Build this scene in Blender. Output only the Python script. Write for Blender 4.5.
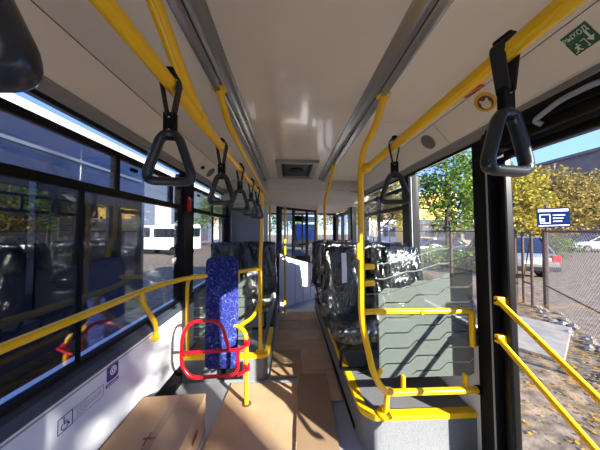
import bpy, bmesh, math, random
from mathutils import Vector, Matrix, noise

random.seed(7)
for o in list(bpy.data.objects):
    bpy.data.objects.remove(o)
SC = bpy.context.scene
C = SC.collection

# ------------------------------------------------------------------ camera
F = 225.0                                     # focal length in pixels, 600 x 450 frame
cd = bpy.data.cameras.new('camera')
cam = bpy.data.objects.new('camera', cd)
C.objects.link(cam)
cd.sensor_width = 36.0
cd.lens = F / 600.0 * 36.0
cd.clip_start = 0.02
cd.clip_end = 500
cam.location = (0, 0, 1.52)
cam.rotation_euler = (math.pi / 2 + math.atan(6 / F), 0, -math.atan(10 / F))
SC.camera = cam
CAMR = cam.rotation_euler.to_matrix()
CAMP = Vector(cam.location)


def P(px, py, x=None, y=None, z=None):
    """pixel + the wall / depth / ground plane it touches -> point"""
    d = CAMR @ Vector(((px - 300) / F, -(py - 225) / F, -1))
    if x is not None:
        t = (x - CAMP.x) / d.x
    elif y is not None:
        t = (y - CAMP.y) / d.y
    else:
        t = (z - CAMP.z) / d.z
    return CAMP + d * t


# ------------------------------------------------------------------ world, sun, exposure
SUN_DIR = Vector((-0.65, 0.68, -0.345)).normalized()      # way the light travels
w = bpy.data.worlds.new('world')
SC.world = w
w.use_nodes = True
nt = w.node_tree
nt.nodes.clear()
EXPO = 3.5


def lin(c):
    r = []
    for v in c:
        v /= 255.0
        r.append(v / 12.92 if v <= 0.04045 else ((v + 0.055) / 1.055) ** 2.4)
    return (r[0], r[1], r[2], 1.0)


tc = nt.nodes.new('ShaderNodeTexCoord')
sx = nt.nodes.new('ShaderNodeSeparateXYZ')
rp = nt.nodes.new('ShaderNodeValToRGB')
rp.color_ramp.elements[0].position = 0.0
rp.color_ramp.elements[0].color = lin((184, 204, 232))
rp.color_ramp.elements[1].position = 1.0
rp.color_ramp.elements[1].color = lin((100, 138, 222))
for p_, c_ in ((0.12, (128, 162, 228)), (0.40, (106, 144, 226))):
    e_ = rp.color_ramp.elements.new(p_)
    e_.color = lin(c_)
bg = nt.nodes.new('ShaderNodeBackground')
bg.inputs['Strength'].default_value = 0.255
wo = nt.nodes.new('ShaderNodeOutputWorld')
nt.links.new(tc.outputs['Generated'], sx.inputs[0])
nt.links.new(sx.outputs['Z'], rp.inputs[0])
nt.links.new(rp.outputs[0], bg.inputs[0])
nt.links.new(bg.outputs[0], wo.inputs[0])

sl = bpy.data.lights.new('sun', 'SUN')
sl.energy = 2.0
sl.angle = math.radians(0.6)
sl.color = (1.0, 0.94, 0.84)
sun = bpy.data.objects.new('sun', sl)
C.objects.link(sun)
sun.rotation_euler = SUN_DIR.to_track_quat('-Z', 'Y').to_euler()
sun.location = (20, -10, 20)

SC.view_settings.view_transform = 'Standard'
SC.view_settings.look = 'None'
SC.view_settings.gamma = 1.0
SC.cycles.transparent_max_bounces = 24
SC.view_settings.use_curve_mapping = False
SC.view_settings.exposure = EXPO


# ------------------------------------------------------------------ materials
def mat(name, col, rough=0.5, metal=0.0, col2=None, nscale=8.0, bump=0.0, bscale=60.0, stretch=None,
        detail=3.0, ramp=(0.35, 0.65), coat=0.0, spec=0.5):
    m = bpy.data.materials.new(name)
    m.use_nodes = True
    t = m.node_tree
    b = t.nodes['Principled BSDF']
    b.inputs['Base Color'].default_value = lin(col)
    b.inputs['Roughness'].default_value = rough
    b.inputs['Metallic'].default_value = metal
    b.inputs['Specular IOR Level'].default_value = spec
    b.inputs['Coat Weight'].default_value = coat
    tc = t.nodes.new('ShaderNodeTexCoord')
    src = tc.outputs['Object']
    if stretch:
        mp = t.nodes.new('ShaderNodeMapping')
        mp.inputs['Scale'].default_value = stretch
        t.links.new(src, mp.inputs[0])
        src = mp.outputs[0]
    if col2 is not None:
        n = t.nodes.new('ShaderNodeTexNoise')
        n.inputs['Scale'].default_value = nscale
        n.inputs['Detail'].default_value = detail
        r = t.nodes.new('ShaderNodeValToRGB')
        r.color_ramp.elements[0].position = ramp[0]
        r.color_ramp.elements[1].position = ramp[1]
        r.color_ramp.elements[0].color = lin(col)
        r.color_ramp.elements[1].color = lin(col2)
        t.links.new(src, n.inputs['Vector'])
        t.links.new(n.outputs['Fac'], r.inputs[0])
        t.links.new(r.outputs[0], b.inputs['Base Color'])
    if bump > 0:
        n2 = t.nodes.new('ShaderNodeTexNoise')
        n2.inputs['Scale'].default_value = bscale
        n2.inputs['Detail'].default_value = 3
        bp = t.nodes.new('ShaderNodeBump')
        bp.inputs['Strength'].default_value = bump
        bp.inputs['Distance'].default_value = 0.03 if 'wrap' in name else 0.01
        t.links.new(src, n2.inputs['Vector'])
        t.links.new(n2.outputs['Fac'], bp.inputs['Height'])
        t.links.new(bp.outputs[0], b.inputs['Normal'])
    return m


def glass(name, tint, r0, rough=0.0):
    m = bpy.data.materials.new(name)
    m.use_nodes = True
    t = m.node_tree
    t.nodes.clear()
    tr = t.nodes.new('ShaderNodeBsdfTransparent')
    tr.inputs[0].default_value = (*tint, 1)
    gl = t.nodes.new('ShaderNodeBsdfGlossy')
    gl.inputs['Roughness'].default_value = rough
    gl.inputs['Color'].default_value = (1, 1, 1, 1)
    lw = t.nodes.new('ShaderNodeLayerWeight')
    pw = t.nodes.new('ShaderNodeMath')
    pw.operation = 'POWER'
    pw.inputs[1].default_value = 5
    ma = t.nodes.new('ShaderNodeMath')
    ma.operation = 'MULTIPLY_ADD'
    ma.inputs[1].default_value = 1 - r0
    ma.inputs[2].default_value = r0
    mx = t.nodes.new('ShaderNodeMixShader')
    out = t.nodes.new('ShaderNodeOutputMaterial')
    t.links.new(lw.outputs['Facing'], pw.inputs[0])
    t.links.new(pw.outputs[0], ma.inputs[0])
    t.links.new(ma.outputs[0], mx.inputs[0])
    t.links.new(tr.outputs[0], mx.inputs[1])
    t.links.new(gl.outputs[0], mx.inputs[2])
    t.links.new(mx.outputs[0], out.inputs[0])
    return m


def film(name, col, clear):
    m = bpy.data.materials.new(name)
    m.use_nodes = True
    t = m.node_tree
    t.nodes.clear()
    tr = t.nodes.new('ShaderNodeBsdfTransparent')
    df = t.nodes.new('ShaderNodeBsdfDiffuse')
    df.inputs[0].default_value = lin(col)
    tl = t.nodes.new('ShaderNodeBsdfTranslucent')
    tl.inputs[0].default_value = lin(col)
    m1 = t.nodes.new('ShaderNodeMixShader')
    m1.inputs[0].default_value = 0.45
    m2 = t.nodes.new('ShaderNodeMixShader')
    m2.inputs[0].default_value = clear
    out = t.nodes.new('ShaderNodeOutputMaterial')
    t.links.new(df.outputs[0], m1.inputs[1])
    t.links.new(tl.outputs[0], m1.inputs[2])
    t.links.new(m1.outputs[0], m2.inputs[1])
    t.links.new(tr.outputs[0], m2.inputs[2])
    t.links.new(m2.outputs[0], out.inputs[0])
    return m


def leafmat(name, cols):
    m = bpy.data.materials.new(name)
    m.use_nodes = True
    t = m.node_tree
    t.nodes.clear()
    g = t.nodes.new('ShaderNodeNewGeometry')
    r = t.nodes.new('ShaderNodeValToRGB')
    r.color_ramp.interpolation = 'CONSTANT'
    for i, c in enumerate(cols):
        if i < 2:
            e = r.color_ramp.elements[i]
        else:
            e = r.color_ramp.elements.new(i / len(cols))
        e.position = i / len(cols)
        e.color = lin(c)
    df = t.nodes.new('ShaderNodeBsdfDiffuse')
    tl = t.nodes.new('ShaderNodeBsdfTranslucent')
    mx = t.nodes.new('ShaderNodeMixShader')
    mx.inputs[0].default_value = 0.35
    out = t.nodes.new('ShaderNodeOutputMaterial')
    t.links.new(g.outputs['Random Per Island'], r.inputs[0])
    t.links.new(r.outputs[0], df.inputs[0])
    t.links.new(r.outputs[0], tl.inputs[0])
    t.links.new(df.outputs[0], mx.inputs[1])
    t.links.new(tl.outputs[0], mx.inputs[2])
    t.links.new(mx.outputs[0], out.inputs[0])
    return m


M = {}
M['ceil'] = mat('ceiling_gloss', (238, 225, 206), 0.16, col2=(234, 221, 202), nscale=3, bump=0.04, bscale=9, coat=0.3)
M['panel'] = mat('side_ceiling_panel', (238, 226, 206), 0.5, bump=0.05, bscale=200)
M['cove'] = mat('cove_metal', (176, 176, 176), 0.25, metal=0.7)
M['darkgap'] = mat('dark_gap', (38, 37, 38), 0.6)
M['bulk'] = mat('bulkhead_grey', (222, 216, 206), 0.5, bump=0.05, bscale=150)
M['trimgrey'] = mat('window_trim_grey', (150, 147, 142), 0.45)
M['black'] = mat('black_frame', (8, 8, 9), 0.35, spec=0.25)
M['rubber'] = mat('black_rubber', (10, 10, 11), 0.6, spec=0.2)
M['sill'] = mat('slate_sill', (52, 58, 70), 0.4)
M['wallpanel'] = mat('light_grey_panel', (222, 225, 230), 0.35, bump=0.04, bscale=250)
M['floor'] = mat('speckled_floor', (140, 142, 146), 0.6, col2=(168, 170, 173), nscale=320, detail=2)
M['plat'] = mat('speckled_platform', (94, 96, 100), 0.55, col2=(122, 124, 128), nscale=260, detail=2)
M['yellow'] = mat('yellow_powder_coat', (250, 196, 12), 0.28, col2=(246, 188, 8), nscale=5, bump=0.05, bscale=180, coat=0.2)
M['nosing'] = mat('yellow_edge_strip', (248, 200, 10), 0.45, col2=(236, 186, 10), nscale=20)
M['red'] = mat('red_powder_coat', (206, 16, 28), 0.3, coat=0.2)
M['strap'] = mat('black_webbing', (34, 34, 36), 0.7, bump=0.3, bscale=500)
M['handle'] = mat('dark_handle_plastic', (30, 36, 42), 0.28, bump=0.05, bscale=120)
M['wrap'] = mat('black_plastic_wrap', (9, 9, 10), 0.17, bump=1.0, bscale=13, stretch=(2.4, 2.4, 0.6), spec=1.0, coat=0.25)
M['card'] = mat('brown_cardboard', (186, 156, 122), 0.85, col2=(176, 145, 111), nscale=5, bump=0.05, bscale=90)
M['carddark'] = mat('brown_cardboard_box', (172, 140, 108), 0.85, col2=(164, 132, 100), nscale=5, bump=0.05, bscale=80)
M['card1'] = mat('brown_cardboard_worn', (164, 136, 105), 0.85, col2=(152, 124, 94), nscale=5, bump=0.05, bscale=90)
M['card2'] = mat('brown_cardboard_dark', (148, 122, 94), 0.85, col2=(138, 112, 85), nscale=5, bump=0.05, bscale=90)
M['cardedge'] = mat('cardboard_edge', (208, 176, 138), 0.9)
M['tape'] = mat('packing_tape', (140, 106, 78), 0.3)
M['glassL'] = glass('tinted_glass', (0.88, 0.90, 0.92), 0.085)
M['glassR'] = glass('clear_glass', (0.97, 0.98, 0.98), 0.012)
M['glassP'] = glass('partition_glass', (0.96, 0.98, 0.97), 0.02)
M['film'] = film('frosted_film', (128, 138, 133), 0.45)
M['etch'] = film('etched_line', (150, 160, 158), 0.45)
M['white'] = mat('white_paint', (226, 228, 230), 0.4)
M['whitepaper'] = mat('white_sticker', (226, 228, 232), 0.5)
M['bluesign'] = mat('blue_sticker', (10, 46, 120), 0.4)
M['deepblue'] = mat('deep_blue_board', (5, 24, 68), 0.9, spec=0.05)
M['navy'] = mat('navy_print', (22, 28, 60), 0.5)
M['green'] = mat('green_sign', (12, 92, 52), 0.4)
M['greenwhite'] = mat('pale_sign_print', (214, 220, 208), 0.5)
M['yellowsign'] = mat('yellow_sticker', (226, 176, 40), 0.5)
M['brownprint'] = mat('brown_print', (110, 62, 34), 0.5)
M['redsign'] = mat('red_sticker', (196, 52, 44), 0.5)
M['speaker'] = mat('speaker_grille', (128, 122, 114), 0.6, col2=(96, 92, 86), nscale=160)
M['grille'] = mat('black_grille', (20, 20, 22), 0.5)
M['cabgrey'] = mat('cab_panel_grey', (150, 156, 166), 0.5)
M['dash'] = mat('dashboard_black', (34, 35, 38), 0.5)
M['chrome'] = mat('bolt_chrome', (190, 190, 190), 0.25, metal=1.0)
# exterior
M['ground'] = mat('gravel_asphalt', (66, 56, 46), 0.95, col2=(128, 110, 90), nscale=6, detail=12, bump=0.9, bscale=22)
M['slab'] = mat('concrete_slab', (148, 140, 129), 0.9, col2=(128, 121, 111), nscale=5)
M['rust'] = mat('brown_fence_steel', (74, 50, 40), 0.7, col2=(96, 66, 50), nscale=20)
M['wire'] = mat('galvanised_wire', (150, 140, 130), 0.5, metal=0.3)
M['bark'] = mat('bark', (84, 70, 58), 0.9, col2=(58, 48, 40), nscale=14, bump=0.5, bscale=30)
M['rock'] = mat('rubble_stone', (150, 142, 134), 0.9, col2=(104, 98, 94), nscale=9)
M['carred'] = mat('car_paint_red', (150, 24, 28), 0.2, coat=0.6)
M['carsilver'] = mat('car_paint_silver', (120, 120, 122), 0.35, metal=0.3, coat=0.6)
M['carblue'] = mat('car_paint_dark_blue', (34, 44, 62), 0.2, coat=0.6)
M['carwhite'] = mat('car_paint_white', (226, 230, 236), 0.25, coat=0.6)
M['carglass'] = mat('car_glass', (20, 26, 32), 0.05, spec=0.9)
M['tyre'] = mat('tyre', (20, 20, 21), 0.8)
M['taillight'] = mat('tail_light_red', (206, 22, 24), 0.15)
M['bgrey'] = mat('grey_facade', (124, 108, 102), 0.8, col2=(112, 97, 92), nscale=1.5)
M['bdark'] = mat('dark_facade_window', (62, 62, 70), 0.3)
M['byellow'] = mat('yellow_facade', (226, 184, 84), 0.8)
M['bcream'] = mat('cream_facade', (226, 208, 178), 0.8)
M['bwhite'] = mat('white_metal_fascia', (238, 240, 242), 0.5)
M['bslate'] = mat('slate_shade', (86, 96, 112), 0.7)  # shade of the shed front as blue-grey colour; bus roof line shares it
M['neigh'] = mat('navy_bus_paint', (17, 24, 44), 0.25, coat=0.4)
M['neighglass'] = mat('dark_bus_glass', (12, 14, 18), 0.12, spec=0.4)
M['foliage_green'] = leafmat('leaves_green', [(58, 92, 32), (84, 118, 44), (110, 134, 58), (150, 160, 70), (66, 100, 40)])
M['foliage_yellow'] = leafmat('leaves_yellow', [(166, 152, 62), (138, 132, 56), (186, 168, 80), (116, 118, 50), (156, 132, 60)])
M['foliage_dry'] = leafmat('leaves_dry', [(154, 132, 80), (128, 110, 66), (172, 150, 92), (116, 108, 60), (104, 98, 54)])
M['litter'] = leafmat('leaf_litter', [(176, 140, 56), (160, 122, 50), (136, 102, 46), (184, 154, 76), (118, 94, 56)])


def seat_fabric():
    m = bpy.data.materials.new('blue_patterned_fabric')
    m.use_nodes = True
    t = m.node_tree
    b = t.nodes['Principled BSDF']
    b.inputs['Roughness'].default_value = 0.85
    tc = t.nodes.new('ShaderNodeTexCoord')
    mp = t.nodes.new('ShaderNodeMapping')
    mp.inputs['Scale'].default_value = (1, 1, 1)
    n = t.nodes.new('ShaderNodeTexNoise')
    n.inputs['Scale'].default_value = 20
    n.inputs['Detail'].default_value = 0.5
    n.inputs['Distortion'].default_value = 1.2
    r = t.nodes.new('ShaderNodeValToRGB')
    e = r.color_ramp.elements
    e[0].position, e[0].color = 0.0, lin((9, 20, 98))
    e[1].position, e[1].color = 1.0, lin((8, 17, 88))
    for p, c in ((0.47, (10, 23, 106)), (0.50, (92, 112, 176)), (0.508, (92, 112, 176)), (0.53, (9, 21, 102))):
        x = e.new(p)
        x.color = lin(c)
    t.links.new(tc.outputs['Object'], mp.inputs[0])
    t.links.new(mp.outputs[0], n.inputs['Vector'])
    t.links.new(n.outputs['Fac'], r.inputs[0])
    t.links.new(r.outputs[0], b.inputs['Base Color'])
    return m


M['fabric'] = seat_fabric()



# ------------------------------------------------------------------ mesh building
class MB:
    def __init__(s):
        s.v, s.f = [], []

    def add(s, vs, fs):
        n = len(s.v)
        s.v += [tuple(p) for p in vs]
        s.f += [tuple(i + n for i in q) for q in fs]
        return s

    def box(s, x0, x1, y0, y1, z0, z1, mtx=None):
        vs = [Vector((x, y, z)) for z in (z0, z1) for y in (y0, y1) for x in (x0, x1)]
        if mtx is not None:
            vs = [mtx @ p for p in vs]
        return s.add(vs, [(0, 2, 3, 1), (4, 5, 7, 6), (0, 1, 5, 4), (1, 3, 7, 5), (3, 2, 6, 7), (2, 0, 4, 6)])

    def bar(s, a, b, w_, h_, up=(0, 0, 1)):
        """rectangular bar from a to b"""
        a, b = Vector(a), Vector(b)
        t = (b - a).normalized()
        sd = t.cross(Vector(up)).normalized()
        u = sd.cross(t).normalized()
        vs = []
        for p in (a, b):
            for i, j in ((-1, -1), (1, -1), (1, 1), (-1, 1)):
                vs.append(p + sd * (w_ / 2 * i) + u * (h_ / 2 * j))
        return s.add(vs, [(3, 2, 1, 0), (4, 5, 6, 7), (0, 1, 5, 4), (1, 2, 6, 5), (2, 3, 7, 6), (3, 0, 4, 7)])

    def prism(s, poly, fn):
        """poly: list of 2d pts; fn(u, v, k) -> 3d with k in (0,1)"""
        n = len(poly)
        vs = [fn(u, v, 0) for u, v in poly] + [fn(u, v, 1) for u, v in poly]
        fs = [tuple(range(n))[::-1], tuple(range(n, 2 * n))]
        for i in range(n):
            j = (i + 1) % n
            fs.append((i, j, n + j, n + i))
        return s.add(vs, fs)

    def tube(s, pts, r, seg=10, fil=0.0, closed=False, ell=(1, 1), nf=6, up=None, caps=True):
        pts = [Vector(p) for p in pts]
        if fil > 0:
            out = []
            n = len(pts)
            rng = range(n) if closed else range(1, n - 1)
            if not closed:
                out.append(pts[0])
            for i in rng:
                a, b, c = pts[i - 1], pts[i], pts[(i + 1) % n]
                f = min(fil, (a - b).length * 0.48, (c - b).length * 0.48)
                p0 = b + (a - b).normalized() * f
                p1 = b + (c - b).normalized() * f
                for k in range(nf + 1):
                    q = k / nf
                    out.append(p0 * (1 - q) ** 2 + b * 2 * q * (1 - q) + p1 * q * q)
            if not closed:
                out.append(pts[-1])
            pts = out
        n = len(pts)
        tans = []
        for i in range(n):
            if closed:
                t = pts[(i + 1) % n] - pts[i - 1]
            else:
                t = pts[min(i + 1, n - 1)] - pts[max(i - 1, 0)]
            tans.append(t.normalized())
        nrm = Vector(up) if up is not None else tans[0].orthogonal()
        vs, fs = [], []
        for i in range(n):
            t = tans[i]
            nrm = (nrm - t * nrm.dot(t)).normalized()
            bn = t.cross(nrm)
            for k in range(seg):
                a = 2 * math.pi * k / seg
                vs.append(pts[i] + nrm * (math.cos(a) * r * ell[0]) + bn * (math.sin(a) * r * ell[1]))
        m = n if closed else n - 1
        for i in range(m):
            j = (i + 1) % n
            for k in range(seg):
                l = (k + 1) % seg
                fs.append((i * seg + k, i * seg + l, j * seg + l, j * seg + k))
        if not closed and caps:
            fs.append(tuple(range(seg))[::-1])
            fs.append(tuple((n - 1) * seg + k for k in range(seg)))
        return s.add(vs, fs)

    def lathe(s, prof, o, ax, seg=20):
        """prof: (radius, along) list around axis ax at o"""
        o, ax = Vector(o), Vector(ax).normalized()
        u = ax.orthogonal().normalized()
        v = ax.cross(u)
        vs, fs = [], []
        for r, h in prof:
            for k in range(seg):
                a = 2 * math.pi * k / seg
                vs.append(o + ax * h + u * (r * math.cos(a)) + v * (r * math.sin(a)))
        for i in range(len(prof) - 1):
            for k in range(seg):
                l = (k + 1) % seg
                fs.append((i * seg + k, i * seg + l, (i + 1) * seg + l, (i + 1) * seg + k))
        fs.append(tuple(range(seg))[::-1])
        fs.append(tuple((len(prof) - 1) * seg + k for k in range(seg)))
        return s.add(vs, fs)

    def build(s, name, m, parent=None, smooth=False, bevel=0.0, bseg=2):
        me = bpy.data.meshes.new(name)
        me.from_pydata(s.v, [], s.f)
        bm = bmesh.new()
        bm.from_mesh(me)
        bmesh.ops.recalc_face_normals(bm, faces=bm.faces)
        if bevel > 0:
            ed = [e for e in bm.edges if len(e.link_faces) == 2 and e.calc_face_angle(0) > 0.5]
            bmesh.ops.bevel(bm, geom=ed, offset=bevel, segments=bseg, profile=0.5, affect='EDGES', clamp_overlap=True)
        bm.to_mesh(me)
        bm.free()
        if smooth:
            for p in me.polygons:
                p.use_smooth = True
            if smooth == 'auto':
                me.set_sharp_from_angle(angle=math.radians(38))
        me.materials.append(M[m] if isinstance(m, str) else m)
        o = bpy.data.objects.new(name, me)
        C.objects.link(o)
        if parent:
            o.parent = parent
        return o


def tag(o, label=None, cat=None, group=None, kind=None):
    if label:
        o['label'] = label
    if cat:
        o['category'] = cat
    if group:
        o['group'] = group
    if kind:
        o['kind'] = kind
    return o


def empty(name, loc=(0, 0, 0), rz=0):
    o = bpy.data.objects.new(name, None)
    o.empty_display_size = 0.1
    C.objects.link(o)
    o.location = loc
    o.rotation_euler.z = rz
    return o


def thing(name, label, cat, loc=(0, 0, 0), rz=0, group=None):
    return tag(empty(name, loc, rz), label, cat, group)


def struct(name, label, cat='setting'):
    return tag(empty(name), label, cat, kind='structure')


def text(name, s_, size, mtx, m, parent, depth=0.0006, align='CENTER'):
    cu = bpy.data.curves.new(name, 'FONT')
    cu.body = s_
    cu.size = size
    cu.align_x = align
    cu.align_y = 'CENTER'
    cu.extrude = depth
    cu.offset = size * 0.012
    ob = bpy.data.objects.new(name + '_tmp', cu)
    C.objects.link(ob)
    bpy.context.view_layer.update()
    dg = bpy.context.evaluated_depsgraph_get()
    me = bpy.data.meshes.new_from_object(ob.evaluated_get(dg))
    bpy.data.objects.remove(ob)
    me.transform(mtx)
    me.materials.clear()
    me.materials.append(M[m])
    o = bpy.data.objects.new(name, me)
    C.objects.link(o)
    o.parent = parent
    return o


def frame_mtx(o, right, up):
    """matrix with local x=right, y=up, z=normal"""
    r = Vector(right).normalized()
    u = (Vector(up) - r * Vector(up).dot(r)).normalized()
    n = r.cross(u)
    m = Matrix((r, u, n)).transposed().to_4x4()
    m.translation = Vector(o)
    return m


# ------------------------------------------------------------------ the bus shell
XL, XR, XC = -1.14, 1.31, 0.085          # glass planes, middle
YB, YF = -4.0, 6.4                      # rear and front
ZC = 2.35
GZ = -0.34                              # ground outside


def ybox(x0, x1, z0, z1, name, m, parent, y0=YB, y1=YF, bevel=0.0):
    return MB().box(x0, x1, y0, y1, z0, z1).build(name, m, parent, bevel=bevel)


fl = MB().box(XL - 0.08, XR + 0.08, YB, YF, -0.12, 0.0).build('floor', 'floor')
tag(fl, 'grey speckled low floor of the bus', 'floor', kind='structure')

# ceiling: glossy centre, coves, side panels, roof skin
ce = struct('ceiling', 'glossy beige bus ceiling with metal coves and side panels', 'ceiling')
YH = 3.56                               # bulkhead
MB().box(-0.304, 0.440, YB, YH, ZC, ZC + 0.03).build('centre_panel', 'ceil', ce)


def sweep_y(poly, y0, y1, name, m, parent, smooth=False):
    return MB().prism(poly, lambda u, v, k: (u, y0 + (y1 - y0) * k, v)).build(name, m, parent, smooth=smooth)


for sgn in (-1, 1):
    def X(d):                           # distance from the ceiling middle
        return 0.068 + sgn * d * 1.064 if d < 0.6 else 0.085 + sgn * d
    arc = [(X(0.350), ZC - 0.004)]
    for k in range(7):
        a = k / 6 * math.pi / 2
        arc.append((X(0.356 + 0.055 * math.sin(a)), ZC - 0.004 - 0.030 * (1 - math.cos(a)) - 0.004))
    inner = arc + [(X(0.411), ZC + 0.02), (X(0.350), ZC + 0.02)]
    sweep_y(inner, YB, YH, 'cove_strip', 'cove', ce, smooth='auto')
    rail_ = [(X(0.418), 2.312), (X(0.440), 2.300), (X(0.458), 2.302), (X(0.462), 2.35), (X(0.418), 2.35)]
    sweep_y(rail_, YB, YH, 'cove_rail', 'cove', ce, smooth='auto')
    sweep_y([(X(0.35), 2.375), (X(0.50), 2.375), (X(0.50), 2.34), (X(0.40), 2.345)], YB, YH, 'cove_back', 'darkgap', ce)
    # side panels: two strips, split into lengths
    ys = [YB, -2.2, -0.5, 2.45, YH - 0.02] if sgn < 0 else [YB, -2.2, -0.5, 1.62, YH - 0.02]
    for i in range(len(ys) - 1):
        ya, yb = ys[i] + 0.003, ys[i + 1] - 0.003
        sweep_y([(X(0.472), 2.327), (X(0.980), 2.320), (X(0.980), 2.338), (X(0.472), 2.343)], ya, yb, 'side_panel', 'panel', ce)
        sweep_y([(X(0.986), 2.319), (X(1.108), 2.182), (X(1.12), 2.175), (X(1.14), 2.19), (X(0.998), 2.338)], ya, yb, 'side_panel', 'panel', ce)
    # backing behind the seams
    sweep_y([(X(0.46), 2.350), (X(1.0), 2.343), (X(1.15), 2.20), (X(1.15), 2.38), (X(0.46), 2.38)], YB, YH, 'panel_backing', 'darkgap', ce)
    # stepped trim over the windows
    sweep_y([(X(1.122), 2.174), (X(1.140), 2.166), (X(1.140), 2.142), (X(1.156), 2.136), (X(1.156), 2.116), (X(1.172), 2.108),
             (X(1.19), 2.125), (X(1.26), 2.168), (X(1.26), 2.38), (X(1.142), 2.20)], YB, YH + 0.8, 'window_head_trim', 'trimgrey', ce)
    sweep_y([(X(1.155), 2.118), (X(1.166), 2.101), (X(1.182), 2.106), (X(1.182), 2.135)], YB, YH + 0.8, 'head_seal', 'rubber', ce)
ybox(XL - 0.08, XR + 0.08, 2.385, 2.52, 'roof_skin', 'white', ce)

# bulkhead dropping from the ceiling in front of the cab
bk = struct('trim_1', 'grey curved bulkhead between ceiling and driver area', 'bulkhead')
MB().box(-0.38, 0.53, YH, 3.72, 2.20, 2.385).build('upper_step', 'bulk', bk, bevel=0.03)
poly = [(XL, 1.99), (XR, 1.99), (XR, 2.10), (1.08, 2.16), (0.86, 2.235), (0.52, 2.26), (-0.38, 2.26), (-0.72, 2.235), (-0.94, 2.16), (XL, 2.10)]
MB().prism(poly, lambda u, v, k: (u, 3.68 + 0.50 * k - (0.0 if v > 2.0 else -0.15) * (1 - k), v)).build('lower_step', 'bulk', bk, bevel=0.02)
MB().box(XL, XR, 3.64, 3.78, 2.19, 2.385).build('back_web', 'bulk', bk)
MB().box(XL, XR, 4.0, YF, 2.02, 2.06).build('cab_ceiling', 'panel', bk)
MB().box(XL, XR, 3.76, YF, 2.10, 2.385).build('cab_roof_fill', 'bulk', bk)


# ------------------------------------------------------------------ walls
def panel_wall(name, sx, label, spans, x_in, x_out):
    wl = struct(name, label, 'wall')
    for (y0, y1) in spans:
        a, b = sorted((x_in, x_out))
        MB().box(a, b, y0, y1, 0.0, 0.73).build('lower_panel', 'wallpanel', wl)
    return wl


wl = struct('wall_left', 'light grey lower side wall left under the dark window sill', 'wall')
for i, (ya, yb) in enumerate(((YB, -1.3), (-1.297, 2.42), (2.423, 4.1), (4.103, YF))):
    MB().box(XL - 0.07, -1.082, ya, yb, 0.20, 0.728).build('lower_panel', 'wallpanel', wl)
MB().box(XL - 0.07, -1.075, YB, YF, 0.0, 0.20).build('kick_panel', 'rubber', wl, bevel=0.004)
sweep_y([(-1.20, 0.728), (-1.076, 0.728), (-1.070, 0.742), (-1.088, 0.778), (-1.125, 0.80), (-1.20, 0.80)], YB, YF, 'window_sill', 'sill', wl)
MB().box(-1.083, -1.079, YB, 2.40, 0.705, 0.712).build('panel_bead', 'trimgrey', wl)
MB().box(XL - 0.07, XL + 0.03, 2.40, 2.63, 0.80, 2.12).build('pillar', 'black', wl, bevel=0.01)
MB().box(XL - 0.07, XL + 0.03, 4.05, 4.30, 0.80, 2.12).build('pillar', 'black', wl, bevel=0.01)
MB().box(XL - 0.07, XL + 0.03, -1.42, -1.20, 0.80, 2.12).build('pillar', 'black', wl, bevel=0.01)
MB().box(XL - 0.10, XL - 0.06, YB, YF, -0.02, 0.80).build('outer_skin', 'white', wl)
MB().box(XL - 0.10, XL - 0.06, YB, YF, 2.165, 2.45).build('outer_cantrail', 'white', wl)

wr = struct('wall_right', 'light grey lower side wall right with black window pillars', 'wall')
for ya, yb in ((YB, -1.45), (1.487, 3.0), (3.003, 4.70)):
    MB().box(1.272, XR + 0.07, ya, yb, 0.0, 0.74).build('lower_panel', 'wallpanel', wr)
    MB().box(1.235, XR + 0.07, ya, yb, 0.74, 0.80).build('window_sill', 'sill', wr, bevel=0.008)
MB().box(1.245, XR + 0.06, 1.362, 1.487, 0.0, 2.12).build('door_pillar', 'rubber', wr, bevel=0.012)
MB().box(1.240, 1.246, 1.366, 1.374, 0.0, 2.08).build('seal_lip', 'trimgrey', wr)
MB().box(XR - 0.045, XR + 0.06, 2.32, 2.50, 0.80, 2.12).build('pillar', 'black', wr, bevel=0.01)
MB().box(XR - 0.055, XR - 0.045, 2.28, 2.33, 0.80, 2.10).build('pillar_lit_edge', 'cabgrey', wr, bevel=0.003)  # pale strip: light on the pillar edge, put into the colour
MB().box(XR - 0.045, XR + 0.06, 3.95, 4.10, 0.80, 2.12).build('pillar', 'black', wr, bevel=0.01)
MB().box(XR - 0.06, XR + 0.06, 4.62, 4.86, 0.0, 2.12).build('pillar', 'black', wr, bevel=0.01)
MB().box(XR - 0.045, XR + 0.06, -1.62, -1.50, 0.0, 2.12).build('pillar', 'black', wr, bevel=0.01)
MB().box(XR - 0.045, XR + 0.06, -0.14, -0.03, 0.0, 2.12).build('pillar', 'black', wr, bevel=0.01)
MB().box(1.26, XR + 0.07, -1.50, -0.14, 0.0, 0.80).build('lower_panel', 'wallpanel', wr)
MB().box(XR + 0.06, XR + 0.10, YB, YF, 2.165, 2.45).build('outer_cantrail', 'white', wr)
for ya, yb in ((YB, -1.45), (1.50, 4.70)):
    MB().box(XR + 0.06, XR + 0.10, ya, yb, -0.02, 0.80).build('outer_skin', 'white', wr)

bw = struct('wall_back', 'light grey rear wall of the bus behind the camera', 'wall')
MB().box(XL, XR, YB - 0.06, YB, 0.0, 1.1).build('lower_panel', 'wallpanel', bw)
MB().box(XL, XR, YB - 0.06, YB, 1.9, 2.385).build('upper_panel', 'panel', bw)
MB().box(XL, XR, YB - 0.05, YB - 0.04, 1.1, 1.9).build('rear_pane', 'glassL', bw)
fw = struct('wall_front', 'front wall of the bus below the windscreen', 'wall')
MB().box(XL, XR, YF - 0.06, YF, 0.0, 0.85).build('lower_panel', 'cabgrey', fw)


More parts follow.
